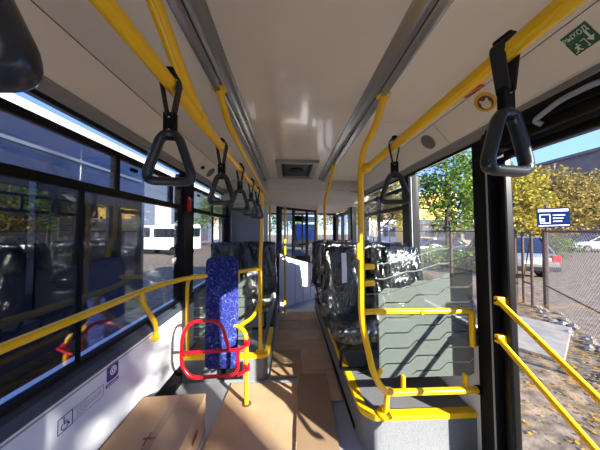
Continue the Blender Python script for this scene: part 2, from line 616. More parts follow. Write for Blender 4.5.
# ------------------------------------------------------------------ windows
def window(n, x, sx, y0, y1, label, g, mull=(), hop=None, hopdiv=(), z0=0.80, z1=2.165):
    """sx = +1 glass on the right wall (interior towards -x)"""
    wn = struct('window_%d' % n, label, 'window')
    xi = x - sx * 0.028                 # interior face
    a, b = sorted((xi, x + sx * 0.01))
    MB().box(a, b, y0, y1, z0, z0 + 0.025).build('frame_bottom', 'rubber', wn)
    MB().box(a, b, y0, y0 + 0.022, z0, z1).build('frame_side', 'rubber', wn)
    MB().box(a, b, y1 - 0.022, y1, z0, z1).build('frame_side', 'rubber', wn)
    cuts = [y0 + 0.02] + sorted(mull) + [y1 - 0.02]
    for i in range(len(cuts) - 1):
        MB().box(x - 0.003, x + 0.003, cuts[i], cuts[i + 1], z0 + 0.02, z1).build('pane', g, wn)
    for m_ in mull:
        MB().box(a + 0.006, b - 0.006, m_ - 0.003, m_ + 0.003, z0 + 0.02, hop[0] if hop else z1).build('mullion', 'rubber', wn)
    if hop:
        zb, zt = hop
        MB().box(a, b, y0, y1, zb - 0.035, zb + 0.012).build('hopper_bar', 'black', wn, bevel=0.004)
        MB().box(a, b, y0, y1, zt - 0.008, zt + 0.032).build('hopper_head', 'black', wn, bevel=0.004)
        cc = [y0] + list(hopdiv) + [y1]
        for d in hopdiv:
            MB().box(a, b, d - 0.018, d + 0.018, zb, zt).build('hopper_divider', 'black', wn, bevel=0.003)
        for i in range(len(cc) - 1):
            MB().box(x - sx * 0.018 - 0.002, x - sx * 0.018 + 0.002, cc[i] + 0.01, cc[i + 1] - 0.01, zb, zt).build('hopper_pane', g, wn)
            zh = zt - 0.02
            MB().box(min(xi, xi - sx * 0.02), max(xi, xi - sx * 0.02), cc[i] + 0.10, cc[i] + 0.16, zb + 0.16, zb + 0.185).build('latch', 'black', wn, bevel=0.004)
    return wn


window(1, XL, -1, -1.20, 2.40, 'long dark tinted left window with hinged top vents', 'glassL', mull=(1.27,), hop=(1.775, 2.005), hopdiv=(-0.2, 0.62, 1.50, 2.17))
window(2, XL, -1, 2.63, 4.05, 'left window beyond the pillar with the red hammer', 'glassL', mull=(3.35,), hop=(1.775, 2.005), hopdiv=(3.3,))
window(3, XL, -1, -3.95, -1.42, 'left window behind the camera', 'glassL', hop=(1.775, 2.005), hopdiv=(-2.6,))
window(4, XR, 1, 1.487, 2.32, 'clear right window next to the door showing a green tree', 'glassR')
window(5, XR, 1, 2.50, 3.95, 'right window with top vents beside the wrapped seats', 'glassR', mull=(), hop=(1.80, 1.99), hopdiv=(3.15,))
window(8, XR, 1, -1.50, -0.14, 'right window just behind the passenger door', 'glassR')
window(6, XR, 1, -3.95, -1.62, 'right window behind the camera', 'glassR')
window(9, XR, 1, 4.10, 4.62, 'narrow right window just before the front door', 'glassR')
window(10, XL, -1, 4.30, 6.3, 'left cab window beside the driver', 'glassL')
ws = struct('window_7', 'front windscreen seen through the driver cab glass', 'windscreen')
MB().box(XL, XR, YF - 0.04, YF - 0.03, 0.86, 2.02).build('pane', 'glassR', ws)
MB().box(XL, XL + 0.09, YF - 0.06, YF, 0.85, 2.05).build('frame_side', 'black', ws)
MB().box(XR - 0.09, XR, YF - 0.06, YF, 0.85, 2.05).build('frame_side', 'black', ws)
MB().box(0.32, 0.37, YF - 0.06, YF - 0.02, 0.85, 2.05).build('centre_bar', 'black', ws)
MB().box(XL, XR, YF - 0.06, YF, 1.98, 2.05).build('frame_head', 'black', ws)

# ------------------------------------------------------------------ doors
d1 = struct('door_1', 'glazed passenger door with black frame and diagonal yellow grab bars', 'door')
MB().box(1.225, XR + 0.06, -0.03, 1.362, 2.01, 2.165).build('header_box', 'black', d1, bevel=0.015)
MB().box(1.205, 1.227, -0.03, 1.362, 2.06, 2.125).build('header_cover', 'rubber', d1, bevel=0.01)
for ya, yb in ((0.67, 1.357), (-0.02, 0.66)):
    MB().box(XR - 0.02, XR + 0.035, yb - 0.06, yb, 0.02, 1.975).build('leaf_stile', 'black', d1, bevel=0.012)
    MB().box(XR - 0.02, XR + 0.035, ya, ya + 0.06, 0.02, 1.975).build('leaf_stile', 'black', d1, bevel=0.012)
    MB().box(XR - 0.02, XR + 0.035, ya + 0.06, yb - 0.055, 1.96, 2.005).build('leaf_rail', 'black', d1, bevel=0.01)
    MB().box(XR - 0.02, XR + 0.035, ya + 0.06, yb - 0.055, 0.02, 0.10).build('leaf_rail', 'black', d1, bevel=0.01)
    MB().box(XR + 0.005, XR + 0.011, ya + 0.055, yb - 0.05, 0.09, 1.97).build('pane', 'glassR', d1)
for (a, b) in (((495, 300), (600, 405)), ((495, 338), (590, 450))):
    p, q = P(*a, x=1.25), P(*b, x=1.25)
    q = p + (q - p) * 1.75
    g = MB().tube([p + Vector((0.05, 0.0, 0)), p, q, q + Vector((0.05, 0, 0))], 0.016, 12, fil=0.02).build('grab_bar', 'yellow', d1, smooth='auto')
    MB().box(p.x - 0.012, XR + 0.0, p.y - 0.016, p.y + 0.016, p.z - 0.03, p.z + 0.02).build('bar_bracket', 'yellow', g, bevel=0.006)
    MB().lathe([(0.007, 0), (0.007, 0.006)], (p.x - 0.012, p.y, p.z - 0.004), (-1, 0, 0), 8).build('bolt', 'rubber', g)
# lever on the header
MB().tube([(1.215, 1.02, 2.035), (1.195, 1.04, 2.06), (1.195, 0.93, 2.10), (1.195, 0.82, 2.10), (1.215, 0.80, 2.10)], 0.012, 8, fil=0.04).build('release_lever', 'cabgrey', d1, smooth='auto')



def lean(root, k=0.032):
    for o in bpy.data.objects:
        if o.type == 'MESH' and (o.parent == root or (o.parent and o.parent.parent == root)):
            for v in o.data.vertices:
                v.co.x += k * (1 - v.co.z / 2.11)


for o_ in [o for o in bpy.data.objects if o.name in ('wall_right', 'door_1', 'window_4', 'window_5', 'window_6', 'window_8', 'window_9')]:
    lean(o_)

d2 = struct('door_2', 'black framed front passenger door beside the windscreen', 'door')
for ya, yb in ((4.87, 5.58), (5.60, 6.30)):
    MB().box(XR - 0.02, XR + 0.035, ya, ya + 0.07, 0.02, 1.975).build('leaf_stile', 'black', d2)
    MB().box(XR - 0.02, XR + 0.035, yb - 0.07, yb, 0.02, 1.975).build('leaf_stile', 'black', d2)
    MB().box(XR - 0.02, XR + 0.035, ya, yb, 1.90, 1.975).build('leaf_rail', 'black', d2)
    MB().box(XR + 0.005, XR + 0.011, ya + 0.06, yb - 0.06, 0.03, 1.92).build('pane', 'glassR', d2)

# ------------------------------------------------------------------ platforms


def edge_strip(path, wid, z0, z1):
    """flat strip, path is the outer edge; strip goes to the left of travel"""
    mb = MB()
    n = len(path)
    pts = [Vector((p[0], p[1], 0)) for p in path]
    off = []
    for i in range(n):
        t = (pts[min(i + 1, n - 1)] - pts[max(i - 1, 0)]).normalized()
        off.append(pts[i] + Vector((-t.y, t.x, 0)) * wid)
    vs, fs = [], []
    for i in range(n):
        for p, z in ((pts[i], z0), (off[i], z0), (off[i], z1), (pts[i], z1)):
            vs.append((p.x, p.y, z))
    for i in range(n - 1):
        for k in range(4):
            l = (k + 1) % 4
            fs.append((i * 4 + k, i * 4 + l, (i + 1) * 4 + l, (i + 1) * 4 + k))
    fs += [(3, 2, 1, 0), tuple((n - 1) * 4 + k for k in range(4))]
    return mb.add(vs, fs)


def arc2(cx, cy, r, a0, a1, n=8):
    return [(cx + r * math.cos(math.radians(a0 + (a1 - a0) * i / n)), cy + r * math.sin(math.radians(a0 + (a1 - a0) * i / n))) for i in range(n + 1)]


pr = thing('seat_platform', 'grey raised seat platform with yellow edge right of the aisle', 'platform', (0, 0, 0))
out = [(0.50, 4.55)] + arc2(0.62, 1.66, 0.12, 180, 270) + [(1.296, 1.54)]
MB().prism(out + [(1.296, 4.55)], lambda u, v, k: (u, v, 0.255 * k)).build('platform_body', 'plat', pr)
edge_strip(arc2(0.62, 1.66, 0.126, 180, 270)[0:1] and [(0.494, 3.0)] + arc2(0.62, 1.66, 0.126, 180, 270) + [(1.293, 1.534)], 0.055, 0.228, 0.264).build('yellow_nosing', 'nosing', pr)
edge_strip([(0.494, 4.5), (0.494, 3.02)], 0.05, 0.22, 0.275).build('dark_curb', 'rubber', pr)
MB().box(0.49, 0.50, 1.75, 4.5, 0.0, 0.03).build('kick_strip', 'rubber', pr)
MB().box(0.60, 1.17, 2.0, 2.006, 0.2545, 0.2565).build('joint', 'rubber', pr)
# grey wheel arch box under the seats

pl = thing('seat_platform', 'grey raised seat platform with yellow edge left of the aisle', 'platform', (0, 0, 0))
out = [(-1.075, 2.34)] + arc2(-0.30, 2.42, 0.08, 270, 360) + [(-0.22, 4.25)]
MB().prism(out + [(-1.075, 4.25)], lambda u, v, k: (u, v, 0.255 * k)).build('platform_body', 'plat', pl)
edge_strip([(-1.07, 2.334)] + arc2(-0.30, 2.42, 0.086, 270, 360) + [(-0.214, 3.0)], 0.05, 0.225, 0.264).build('yellow_nosing', 'nosing', pl)
edge_strip([(-0.214, 3.02), (-0.214, 4.2)], 0.05, 0.22, 0.275).build('dark_curb', 'rubber', pl)
gz = MB().box(-0.72, -0.47, 2.322, 2.342, 0.03, 0.20).build('heater_grille', 'grille', pl, bevel=0.004)
for k in range(7):
    MB().box(-0.71, -0.48, 2.316, 2.324, 0.045 + k * 0.021, 0.055 + k * 0.021).build('slat', 'rubber', gz)


# ------------------------------------------------------------------ frosted partitions
def zz(u, base):
    """stepped line rising to the right: flat 0.17 m, then a 0.05 m chamfer"""
    per, rise = 0.215, 0.05
    k = math.floor(u / per)
    r = u - k * per
    return base + k * rise + (0 if r < 0.16 else rise * (r - 0.16) / 0.055)


def zpoints(u0, u1):
    per = 0.215
    us = {u0, u1}
    k = math.floor(u0 / per) - 1
    while k * per < u1 + per:
        for q in (k * per, k * per + 0.16):
            if u0 < q < u1:
                us.add(q)
        k += 1
    return sorted(us)


def partition(name, label, x0, x1, y, zb, zt, film_x0, nstrip, nlines, base):
    t = thing(name, label, 'partition', (0, 0, 0))
    MB().box(x0, x1, y, y + 0.006, zb, zt).build('pane', 'glassP', t, bevel=0.0)
    per = 0.102
    for k in range(nstrip + nlines):
        isl = k >= nstrip
        us = zpoints(film_x0 - (0.10 if isl else 0.0), x1 - 0.005)
        lo, hi = [], []
        for u in us:
            b0 = zz(u, base + k * per)
            if isl:
                b0 = zz(u - 0.06, base + k * per)
            h = 0.007 if isl else per - 0.008
            a = max(b0, zb + 0.002)
            c = min(b0 + h, zt - 0.002)
            lo.append((u, a))
            hi.append((u, max(c, a + 0.0001)))
        if max(h_[1] - l_[1] for h_, l_ in zip(hi, lo)) < 0.005:
            continue
        MB().prism(lo + hi[::-1], lambda u, v, q: (u, y - 0.0016 + 0.0012 * q, v)).build('etched_line' if isl else 'frosted_strip', 'etch' if isl else 'film', t)
    return t


partition('glass_partition', 'clear partition with frosted stepped stripes behind the right yellow rail', 0.55, 1.268, 1.515, 0.53, 1.44, 0.60, 7, 3, 0.275)
partition('glass_partition', 'clear partition with frosted stripes behind the blue wheelchair backrest', -1.03, -0.40, 2.46, 0.36, 1.10, -1.02, 7, 0, 0.45)

# ------------------------------------------------------------------ yellow rails
RZ, RXL, RXR, RR = 1.94, -0.336, 0.500, 0.0195


def clamp(mb_p, a, ax, parent, r=0.027, l=0.05, m='yellow'):
    MB().lathe([(r * 0.8, -l / 2), (r, -l / 2 + 0.006), (r, l / 2 - 0.006), (r * 0.8, l / 2)], a, ax, 12).build('clamp', m, parent, smooth='auto')


t = thing('handrail', 'long yellow overhead rail left of the aisle with hanging straps', 'rail')
MB().tube([(RXL, YB + 0.1, RZ), (RXL, 2.62, RZ - 0.01)], RR, 12).build('tube', 'yellow', t, smooth='auto')
MB().tube([(-0.41, 0.42, 2.30), (-0.372, 0.60, 2.16), (-0.352, 0.74, 2.02), (RXL, 0.84, RZ + 0.005)], 0.021, 12, fil=0.08).build('ceiling_bracket', 'yellow', t, smooth='auto')
clamp(None, (RXL, 0.84, RZ), (0, 1, 0), t)
clamp(None, (RXL, 2.60, RZ - 0.01), (0, 1, 0), t)

t = thing('stanchion', 'tall yellow pole at the corner of the left platform', 'pole')
MB().tube([(-0.325, 2.62, RZ + 0.02), (-0.325, 2.60, 1.5), (-0.325, 2.47, 1.12), (-0.305, 2.40, 0.262)], 0.0205, 12, fil=0.1).build('tube', 'yellow', t, smooth='auto')
MB().lathe([(0.05, 0), (0.05, 0.008), (0.03, 0.014)], (-0.305, 2.40, 0.262), (0, 0, 1), 16).build('base_flange', 'yellow', t, smooth='auto')
MB().tube([(-0.315, 2.44, 0.78), (-0.36, 2.30, 0.66), (-0.44, 2.12, 0.66)], 0.017, 10, fil=0.1).build('brace', 'yellow', t, smooth='auto')

t = thing('handrail', 'yellow tube running along the left ceiling cove down to the far seats', 'rail')
MB().tube([(-0.396, 1.256, 2.31), (-0.385, 1.40, 2.19), (-0.375, 1.55, 2.16), (-0.375, 4.10, 2.04), (-0.375, 4.20, 1.9), (-0.375, 4.20, 0.262)], 0.020, 12, fil=0.12).build('tube', 'yellow', t, smooth='auto')
MB().lathe([(0.04, 0), (0.04, 0.012)], (-0.396, 1.256, 2.306), (0, 0, 1), 12).build('ceiling_flange', 'yellow', t, smooth='auto')

t = thing('handrail', 'long yellow overhead rail above the right door', 'rail')
MB().tube([(RXR, YB + 0.1, RZ), (RXR, 1.47, RZ - 0.01)], RR + 0.001, 12).build('tube', 'yellow', t, smooth='auto')
clamp(None, (RXR, 1.435, RZ - 0.01), (0, 1, 0), t, r=0.029)

t = thing('stanchion', 'curved yellow pole with lower loop at the right platform corner', 'pole')
pz = P
q0 = P(362, 165, y=1.485)
XP = 0.474
MB().tube([(0.548, 1.277, 2.31), (0.530, 1.33, 2.18), (0.482, 1.47, 2.05), (XP, 1.485, 1.9), (XP, 1.485, 0.92), (0.55, 1.485, 0.58), (0.62, 1.485, 0.455),
           (1.262, 1.485, 0.455)], 0.0215, 14, fil=0.1).build('tube', 'yellow', t, smooth='auto')
MB().lathe([(0.04, 0), (0.04, 0.012)], (0.548, 1.277, 2.306), (0, 0, 1), 12).build('ceiling_flange', 'yellow', t, smooth='auto')
MB().tube([(0.65, 1.50, 0.455), (0.655, 1.552, 0.262)], 0.019, 12).build('foot_post', 'yellow', t, smooth='auto')
MB().lathe([(0.055, 0), (0.055, 0.01), (0.026, 0.02), (0.024, 0.05)], (0.655, 1.555, 0.262), (0, 0, 1), 16).build('base_flange', 'yellow', t, smooth='auto')
MB().tube([(XP, 1.485, 0.98), (XP + 0.06, 1.488, 0.985), (1.17, 1.49, 0.98), (1.235, 1.49, 0.98), (1.235, 1.49, 0.74)], 0.019, 12, fil=0.06).build('cross_rail', 'yellow', t, smooth='auto')
for zc in (1.275, 1.165):
    MB().tube([(XP, 1.487, zc - 0.01), (XP + 0.03, 1.49, zc + 0.005), (XP + 0.09, 1.50, zc + 0.005)], 0.019, 10, fil=0.02).build('stub', 'yellow', t, smooth='auto')
MB().box(XP - 0.034, XP + 0.002, 1.46, 1.50, 1.33, 1.44).build('stop_button', 'yellow', t, bevel=0.012)
for xc in (0.755, 1.185):
    MB().box(xc - 0.011, xc + 0.011, 1.48, 1.513, 0.45, 0.555).build('glass_clip', 'yellow', t, bevel=0.006)
for xc in (0.88, 1.09):
    MB().lathe([(0.014, 0), (0.014, 0.03)], (xc, 1.465, 0.982), (0, 1, 0), 10).build('glass_clip', 'yellow', t, smooth='auto')
MB().tube([(0.565, 1.49, 0.545), (0.61, 1.50, 0.60)], 0.017, 8).build('glass_clip', 'yellow', t, smooth='auto')
MB().lathe([(0.028, 0), (0.028, 0.02)], (1.255, 1.485, 0.455), (1, 0, 0), 12).build('wall_flange', 'rubber', t, smooth='auto')

t = thing('stanchion', 'yellow pole bending from the right ceiling cove behind the wrapped seats', 'pole')
MB().tube([(0.532, 2.68, 2.31), (0.51, 2.76, 2.19), (0.50, 3.10, 2.0), (0.50, 3.22, 1.90), (0.50, 3.22, 0.60)], 0.020, 12, fil=0.12).build('tube', 'yellow', t, smooth='auto')
MB().lathe([(0.038, 0), (0.038, 0.012)], (0.532, 2.68, 2.306), (0, 0, 1), 12).build('ceiling_flange', 'yellow', t, smooth='auto')
for (px, y, lb) in ((285, 4.22, 'thin yellow pole beside the white cab door at the aisle end'), (317, 4.8, 'thin yellow pole between cab door and front entrance')):
    xx = P(px, 231, y=y).x
    t = thing('stanchion', lb, 'pole', (xx, y, 0))
    MB().tube([(0, 0, 2.02), (0, 0, 0.0)], 0.0185, 10).build('tube', 'yellow', t, smooth='auto')
    MB().lathe([(0.045, 0), (0.045, 0.012), (0.025, 0.02)], (0, 0, 0.0), (0, 0, 1), 12).build('base_flange', 'yellow', t, smooth='auto')
    MB().lathe([(0.04, -0.014), (0.04, 0.0)], (0, 0, 2.02), (0, 0, 1), 12).build('ceiling_flange', 'yellow', t, smooth='auto')

t = thing('handrail', 'yellow waist rail in front of the left window with wall brackets', 'rail')
HZ = 1.11
MB().tube([(-1.005, YB + 2.0, HZ), (-1.005, 1.72, HZ), (-0.90, 2.02, HZ), (-0.72, 2.14, HZ), (-0.322, 2.475, HZ)], 0.0195, 12, fil=0.16).build('tube', 'yellow', t, smooth='auto')
MB().tube([P(141, 292, x=-1.005), P(143, 304, x=-0.985), P(155, 322, x=-1.0), P(156, 331, x=-1.055), P(156, 337, x=-1.06)], 0.018, 10, fil=0.07).build('wall_bracket', 'yellow', t, smooth='auto')
bq = P(156, 337, x=-1.06)
MB().box(-1.083, -1.04, bq.y - 0.03, bq.y + 0.025, bq.z - 0.025, bq.z + 0.012).build('bracket_foot', 'yellow', t, bevel=0.008)
MB().tube([(-0.80, 2.09, HZ - 0.005), (-0.92, 2.16, HZ - 0.01), (-1.03, 2.32, 1.0), (-1.04, 2.37, 0.265)], 0.0185, 10, fil=0.13).build('corner_leg', 'yellow', t, smooth='auto')
MB().lathe([(0.045, 0), (0.045, 0.01), (0.025, 0.018)], (-1.025, 2.385, 0.262), (0, 0, 1), 12).build('base_flange', 'yellow', t, smooth='auto')
MB().tube([(-0.52, 2.315, HZ), (-0.52, 2.315, 1.0)], 0.014, 8).build('hanger', 'yellow', t, smooth='auto')

# post with red folding arm
t = thing('arm_post', 'short yellow post carrying the red folding arm by the blue backrest', 'post')
MB().tube([(-0.72, 2.22, 0.655), (-0.47, 2.10, 0.655), (-0.385, 2.03, 0.62), (-0.378, 2.02, 0.0)], 0.018, 12, fil=0.12).build('tube', 'yellow', t, smooth='auto')
MB().lathe([(0.05, 0), (0.05, 0.01), (0.026, 0.02)], (-0.378, 2.02, 0.0), (0, 0, 1), 14).build('base_flange', 'bark', t, smooth='auto')

t = thing('folding_arm', 'red tubular folding wheelchair arm in front of the blue backrest', 'arm rail')


def ra(px, py):
    return P(px, py, y=1.985)


MB().tube([ra(229, 350), ra(222, 325), ra(212, 320), ra(190, 322), ra(182, 335), ra(181, 365), ra(190, 378), ra(238, 375), ra(238, 349)],
          0.0155, 12, fil=0.09).build('loop_tube', 'red', t, smooth='auto')
MB().tube([ra(181.5, 353), ra(238, 350), ra(249, 344)], 0.0145, 12, fil=0.03).build('cross_tube', 'red', t, smooth='auto')
MB().tube([ra(238, 375), ra(249, 369)], 0.0145, 12).build('link_tube', 'red', t, smooth='auto')
for py in (344, 369):
    c_ = ra(248.5, py)
    MB().lathe([(0.026, -0.028), (0.028, -0.02), (0.028, 0.02), (0.026, 0.028)], (-0.378, 2.02, c_.z), (0, 0, 1), 12).build('hinge_clamp', 'red', t, smooth='auto')

# blue backrest board
c0 = P(205.5, 262, y=2.10)
c1 = P(237, 368, y=2.10)
bx0, bx1, bz0, bz1 = c0.x, c1.x, P(220, 369.5, y=2.10).z, P(220, 257, y=2.10).z
t = thing('wheelchair_board', 'tall padded backrest board in blue patterned fabric facing the camera', 'backrest', ((bx0 + bx1) / 2, 2.10, 0))
hw = (bx1 - bx0) / 2


def rrect(x0, x1, z0, z1, r_bot, r_top, n=6):
    pts = []
    for (cx, cz, r, a0) in ((x1 - r_bot, z0 + r_bot, r_bot, -90), (x1 - r_top, z1 - r_top, r_top, 0), (x0 + r_top, z1 - r_top, r_top, 90), (x0 + r_bot, z0 + r_bot, r_bot, 180)):
        for i in range(n + 1):
            a = math.radians(a0 + 90 * i / n)
            pts.append((cx + r * math.cos(a), cz + r * math.sin(a)))
    return pts


MB().prism(rrect(-hw, hw, bz0, bz1, 0.05, 0.06), lambda u, v, k: (u, 0.045 * k, v)).build('fabric_pad', 'fabric', t, bevel=0.012, smooth='auto')
MB().prism(rrect(-hw + 0.012, hw - 0.012, bz0 + 0.012, bz1 - 0.012, 0.05, 0.06), lambda u, v, k: (u, 0.045 + 0.02 * k, v)).build('back_board', 'rubber', t)
for zc in (1.11, 0.64):
    MB().box(-0.06, 0.06, 0.062, 0.12, zc - 0.03, zc + 0.03).build('rail_bracket', 'yellow', t, bevel=0.006)


# ------------------------------------------------------------------ hanging straps
def make_strap():
    root = empty('hanging_strap')
    # loop round the rail
    mb = MB()
    mb.tube([(RR * 1.22 * math.cos(a), 0, RR * 1.22 * math.sin(a)) for a in [math.radians(205 - 23 * i) for i in range(11)]], 0.0045, 6, ell=(0.55, 4.2), up=(0, 0, 1))
    mb.build('rail_loop', 'strap', root, smooth='auto')
    MB().box(-0.012, 0.012, -0.02, 0.02, RR + 0.004, RR + 0.014).build('rail_clip', 'rubber', root, bevel=0.004)
    for s in (-1, 1):
        MB().bar((s * 0.024, 0, -0.004), (s * 0.007, 0, -0.10), 0.004, 0.030, up=(0, 1, 0)).build('webbing', 'strap', root)
    pm = MB().box(-0.0175, 0.0175, -0.009, 0.009, -0.165, -0.088).build('buckle_plate', 'rubber', root, bevel=0.004)
    for z in (-0.105, -0.14):
        MB().lathe([(0.004, 0), (0.003, 0.003)], (0, -0.009, z), (0, -1, 0), 8).build('rivet', 'chrome', pm)
    tri = [(0, -0.148), (0.014, -0.150), (0.026, -0.164), (0.057, -0.258), (0.056, -0.276), (0.040, -0.282), (-0.040, -0.282), (-0.056, -0.276), (-0.057, -0.258), (-0.026, -0.164), (-0.014, -0.150)]
    mb = MB()
    mb.tube([(x, 0, z) for x, z in tri], 0.0125, 10, fil=0.016, closed=True, ell=(1.25, 1.0), up=(0, 1, 0), nf=3)
    mb.build('handle', 'handle', root, smooth=True)
    return root


def copy_tree(o, parent=None):
    c = o.copy()
    C.objects.link(c)
    c.parent = parent
    for ch in [k for k in bpy.data.objects if k.parent == o]:
        copy_tree(ch, c)
    return c


strap0 = make_strap()
straps = [
    (RXL, 0.205, 12, 'black triangular strap handle cut off at the top left corner'),
    (RXL, 0.640, 8, 'large black strap handle hanging over the left window, whole and nearest'),
    (RXL, 1.115, -6, 'second whole black strap handle along the left overhead rail'),
    (RXL, 1.52, 28, 'third whole black strap handle along the left overhead rail'),
    (RXL, 1.95, 24, 'fourth whole black strap handle along the left overhead rail'),
    (RXL, 2.32, 30, 'farthest black strap handle at the end of the left overhead rail'),
    (RXR, 0.492, 10, 'large black strap handle hanging in front of the right door pillar'),
    (RXR, 1.05, -18, 'smaller black strap handle hanging in front of the right side window'),
]
for i, (x, y, a, lb) in enumerate(straps):
    o = strap0 if i == 0 else copy_tree(strap0)
    o.location = (x, y, RZ)
    o.rotation_euler = (0, -0.10 if i == 0 else 0, math.radians(a))
    tag(o, lb, 'strap handle', 'hanging straps on the overhead rails')


# ------------------------------------------------------------------ seats in black plastic
def loft(sections, name, m, parent, wr=0.01, freq=7.0, seed=0.0):
    """sections: (cx, cy, cz, hx, hy) super-ellipse rings stacked along z, wrinkled"""
    NS = 72
    vs, fs = [], []
    for i, (cx, cy, cz, hx, hy) in enumerate(sections):
        for k in range(NS):
            a = 2 * math.pi * k / NS
            c, s = math.cos(a), math.sin(a)
            e = 0.45
            x = math.copysign(abs(c) ** e, c) * hx
            y = math.copysign(abs(s) ** e, s) * hy
            v = Vector((x * freq, y * freq, cz * freq * 0.28 + seed))
            n1 = noise.noise(v + Vector((0.6 * cz, 0, 0)))
            n2 = noise.noise(v * 2.3 + Vector((3.1, 1.7, seed)))
            n3 = 1 - abs(noise.noise(Vector((x * freq * 2.2 + cz * 4.0, y * freq * 1.6, cz * 2.2 + seed * 2)))) * 3
            d = wr * (n1 + 0.5 * n2 + 0.8 * n3)
            nrm = Vector((c, s, 0))
            vs.append((cx + x + nrm.x * d, cy + y + nrm.y * d, cz + 0.6 * wr * n2))
    R = len(sections)
    for i in range(R - 1):
        for k in range(NS):
            l = (k + 1) % NS
            fs.append((i * NS + k, i * NS + l, (i + 1) * NS + l, (i + 1) * NS + k))
    fs.append(tuple(range(NS))[::-1])
    fs.append(tuple((R - 1) * NS + k for k in range(NS)))
    return MB().add(vs, fs).build(name, m, parent, smooth=True)


def make_seat(seed):
    """local: backrest back at y=+, sitter faces -y, base at z=0 on the platform/arch"""
    root = empty('bus_seat')
    z0, z1 = 0.42, 1.10
    sec = []
    n = 34
    for i in range(n + 1):
        q = i / n
        z = z0 + (z1 - z0) * q
        hx = 0.236 - 0.022 * q - (0.02 * max(0, (q - 0.93) / 0.07) ** 2)
        hy = 0.075 - 0.01 * q - (0.03 * max(0, (q - 0.9) / 0.1) ** 2)
        sec.append((0, 0.06 * q, z, hx, hy))
    loft(sec, 'backrest_cover', 'wrap', root, 0.026, 8.5, seed)
    sec = []
    for i in range(9):
        q = i / 8
        sec.append((0, -0.21, 0.335 + 0.13 * q, 0.215 - 0.03 * abs(2 * q - 1) ** 3, 0.235 - 0.03 * abs(2 * q - 1) ** 3))
    loft(sec, 'cushion_cover', 'wrap', root, 0.014, 7.0, seed + 5)
    MB().box(-0.17, 0.17, -0.36, 0.0, 0.25, 0.36).build('seat_pan', 'rubber', root, bevel=0.02)
    MB().tube([(-0.12, -0.30, 0.26), (-0.12, -0.22, 0.02), (0.12, -0.22, 0.02), (0.12, -0.30, 0.26)], 0.016, 8, fil=0.05).build('leg_frame', 'rubber', root, smooth='auto')
    return root


def seat_at(x, y, z, rz, seed, label, group='bus seats wrapped in black plastic'):
    r = make_seat(seed)
    r.location = (x, y, z)
    r.rotation_euler.z = rz
    tag(r, label, 'bus seat', group)
    return r


PI = math.pi
s1 = seat_at(0.575, 2.26, 0.257, 0, 1.3, 'black plastic wrapped seat with a white paper strip, aisle side right')
MB().prism([(-0.022, 0.76), (0.026, 0.765), (0.024, 1.045), (-0.024, 1.05)], lambda u, v, k: (u - 0.05, -0.098 + 0.062 * (v - 0.76) + 0.002 * k + 0.0, v)).build('paper_label', 'whitepaper', s1)
seat_at(1.045, 2.14, 0.257, 0.0, 4.1, 'black plastic wrapped seat right beside the window, behind the glass partition')
seat_at(0.59, 2.62, 0.29, PI, 7.7, 'black plastic wrapped seat facing the front, aisle side right, back to back')
seat_at(1.065, 2.62, 0.29, PI, 9.2, 'black plastic wrapped seat facing the front, window side right, back to back')
seat_at(0.60, 3.62, 0.27, PI, 11.5, 'black plastic wrapped seat aisle side right, farthest row')
seat_at(1.075, 3.62, 0.27, PI, 12.5, 'black plastic wrapped seat window side right, farthest row')
seat_at(-0.90, 3.22, 0.26, 0, 14.2, 'black plastic wrapped seat left beside the window, behind the blue backrest')
seat_at(-0.43, 3.12, 0.27, 0, 16.9, 'black plastic wrapped seat left beside the aisle, behind the yellow pole')

# ------------------------------------------------------------------ cab
cd_ = thing('cab_door', 'white lower panel and black framed glass door closing the driver cab', 'cab door', (0, 0, 0))
A, B = Vector((-0.20, 4.32, 0)), Vector((0.60, 5.10, 0))
U = (B - A).normalized()
LN = (B - A).length
Nn = Vector((U.y, -U.x, 0))


def cabp(u, z, k, th=0.03):
    return A + U * u + Nn * (-th * k) + Vector((0, 0, z))


def gl_b(u):                            # lower edge of the glass, a falling curve
    q = u / LN
    return 1.10 - 0.33 * q ** 0.75


us = [LN * i / 10 for i in range(11)]
MB().prism([(0, 0.03), (LN, 0.03)] + [(u, gl_b(u)) for u in us[::-1]], lambda u, v, k: cabp(u, v, k)).build('lower_panel', 'white', cd_)
MB().prism([(u, gl_b(u)) for u in us] + [(u, gl_b(u) + 0.03) for u in us[::-1]], lambda u, v, k: cabp(u, v, k - 0.2, 0.035)).build('glass_rail', 'black', cd_)
MB().prism([(0, 1.94), (LN, 1.94), (LN, 1.99), (0, 1.99)], lambda u, v, k: cabp(u, v, k - 0.2, 0.035)).build('top_rail', 'black', cd_)
for u0, u1 in ((0.0, 0.06), (0.36, 0.42), (0.78, 0.83), (LN - 0.04, LN)):
    MB().prism([(u0, gl_b(u0)), (u1, gl_b(u1)), (u1, 1.96), (u0, 1.96)], lambda u, v, k: cabp(u, v, k - 0.1, 0.035)).build('stile', 'black', cd_)
MB().prism([(0.42, 1.22), (0.78, 1.22), (0.78, 1.26), (0.42, 1.26)], lambda u, v, k: cabp(u, v, k - 0.1, 0.035)).build('sash_bar', 'black', cd_)
MB().prism([(0.06, 1.72), (LN - 0.05, 1.72), (LN - 0.05, 1.84), (0.06, 1.84)], lambda u, v, k: cabp(u, v, k + 0.4, 0.02)).build('sun_strip', 'carglass', cd_)
MB().prism([(u, gl_b(u) + 0.02) for u in us] + [(LN, 1.95), (0, 1.95)], lambda u, v, k: cabp(u, v, k + 1, 0.006)).build('pane', 'glassR', cd_)
for u0 in (0.16, 0.42, 0.66, 0.9):
    MB().prism([(u0, 0.05), (u0 + 0.012, 0.05), (u0 + 0.012, gl_b(u0) - 0.03), (u0, gl_b(u0) - 0.03)], lambda u, v, k: cabp(u, v, k - 0.8, 0.004)).build('panel_rib', 'cabgrey', cd_)
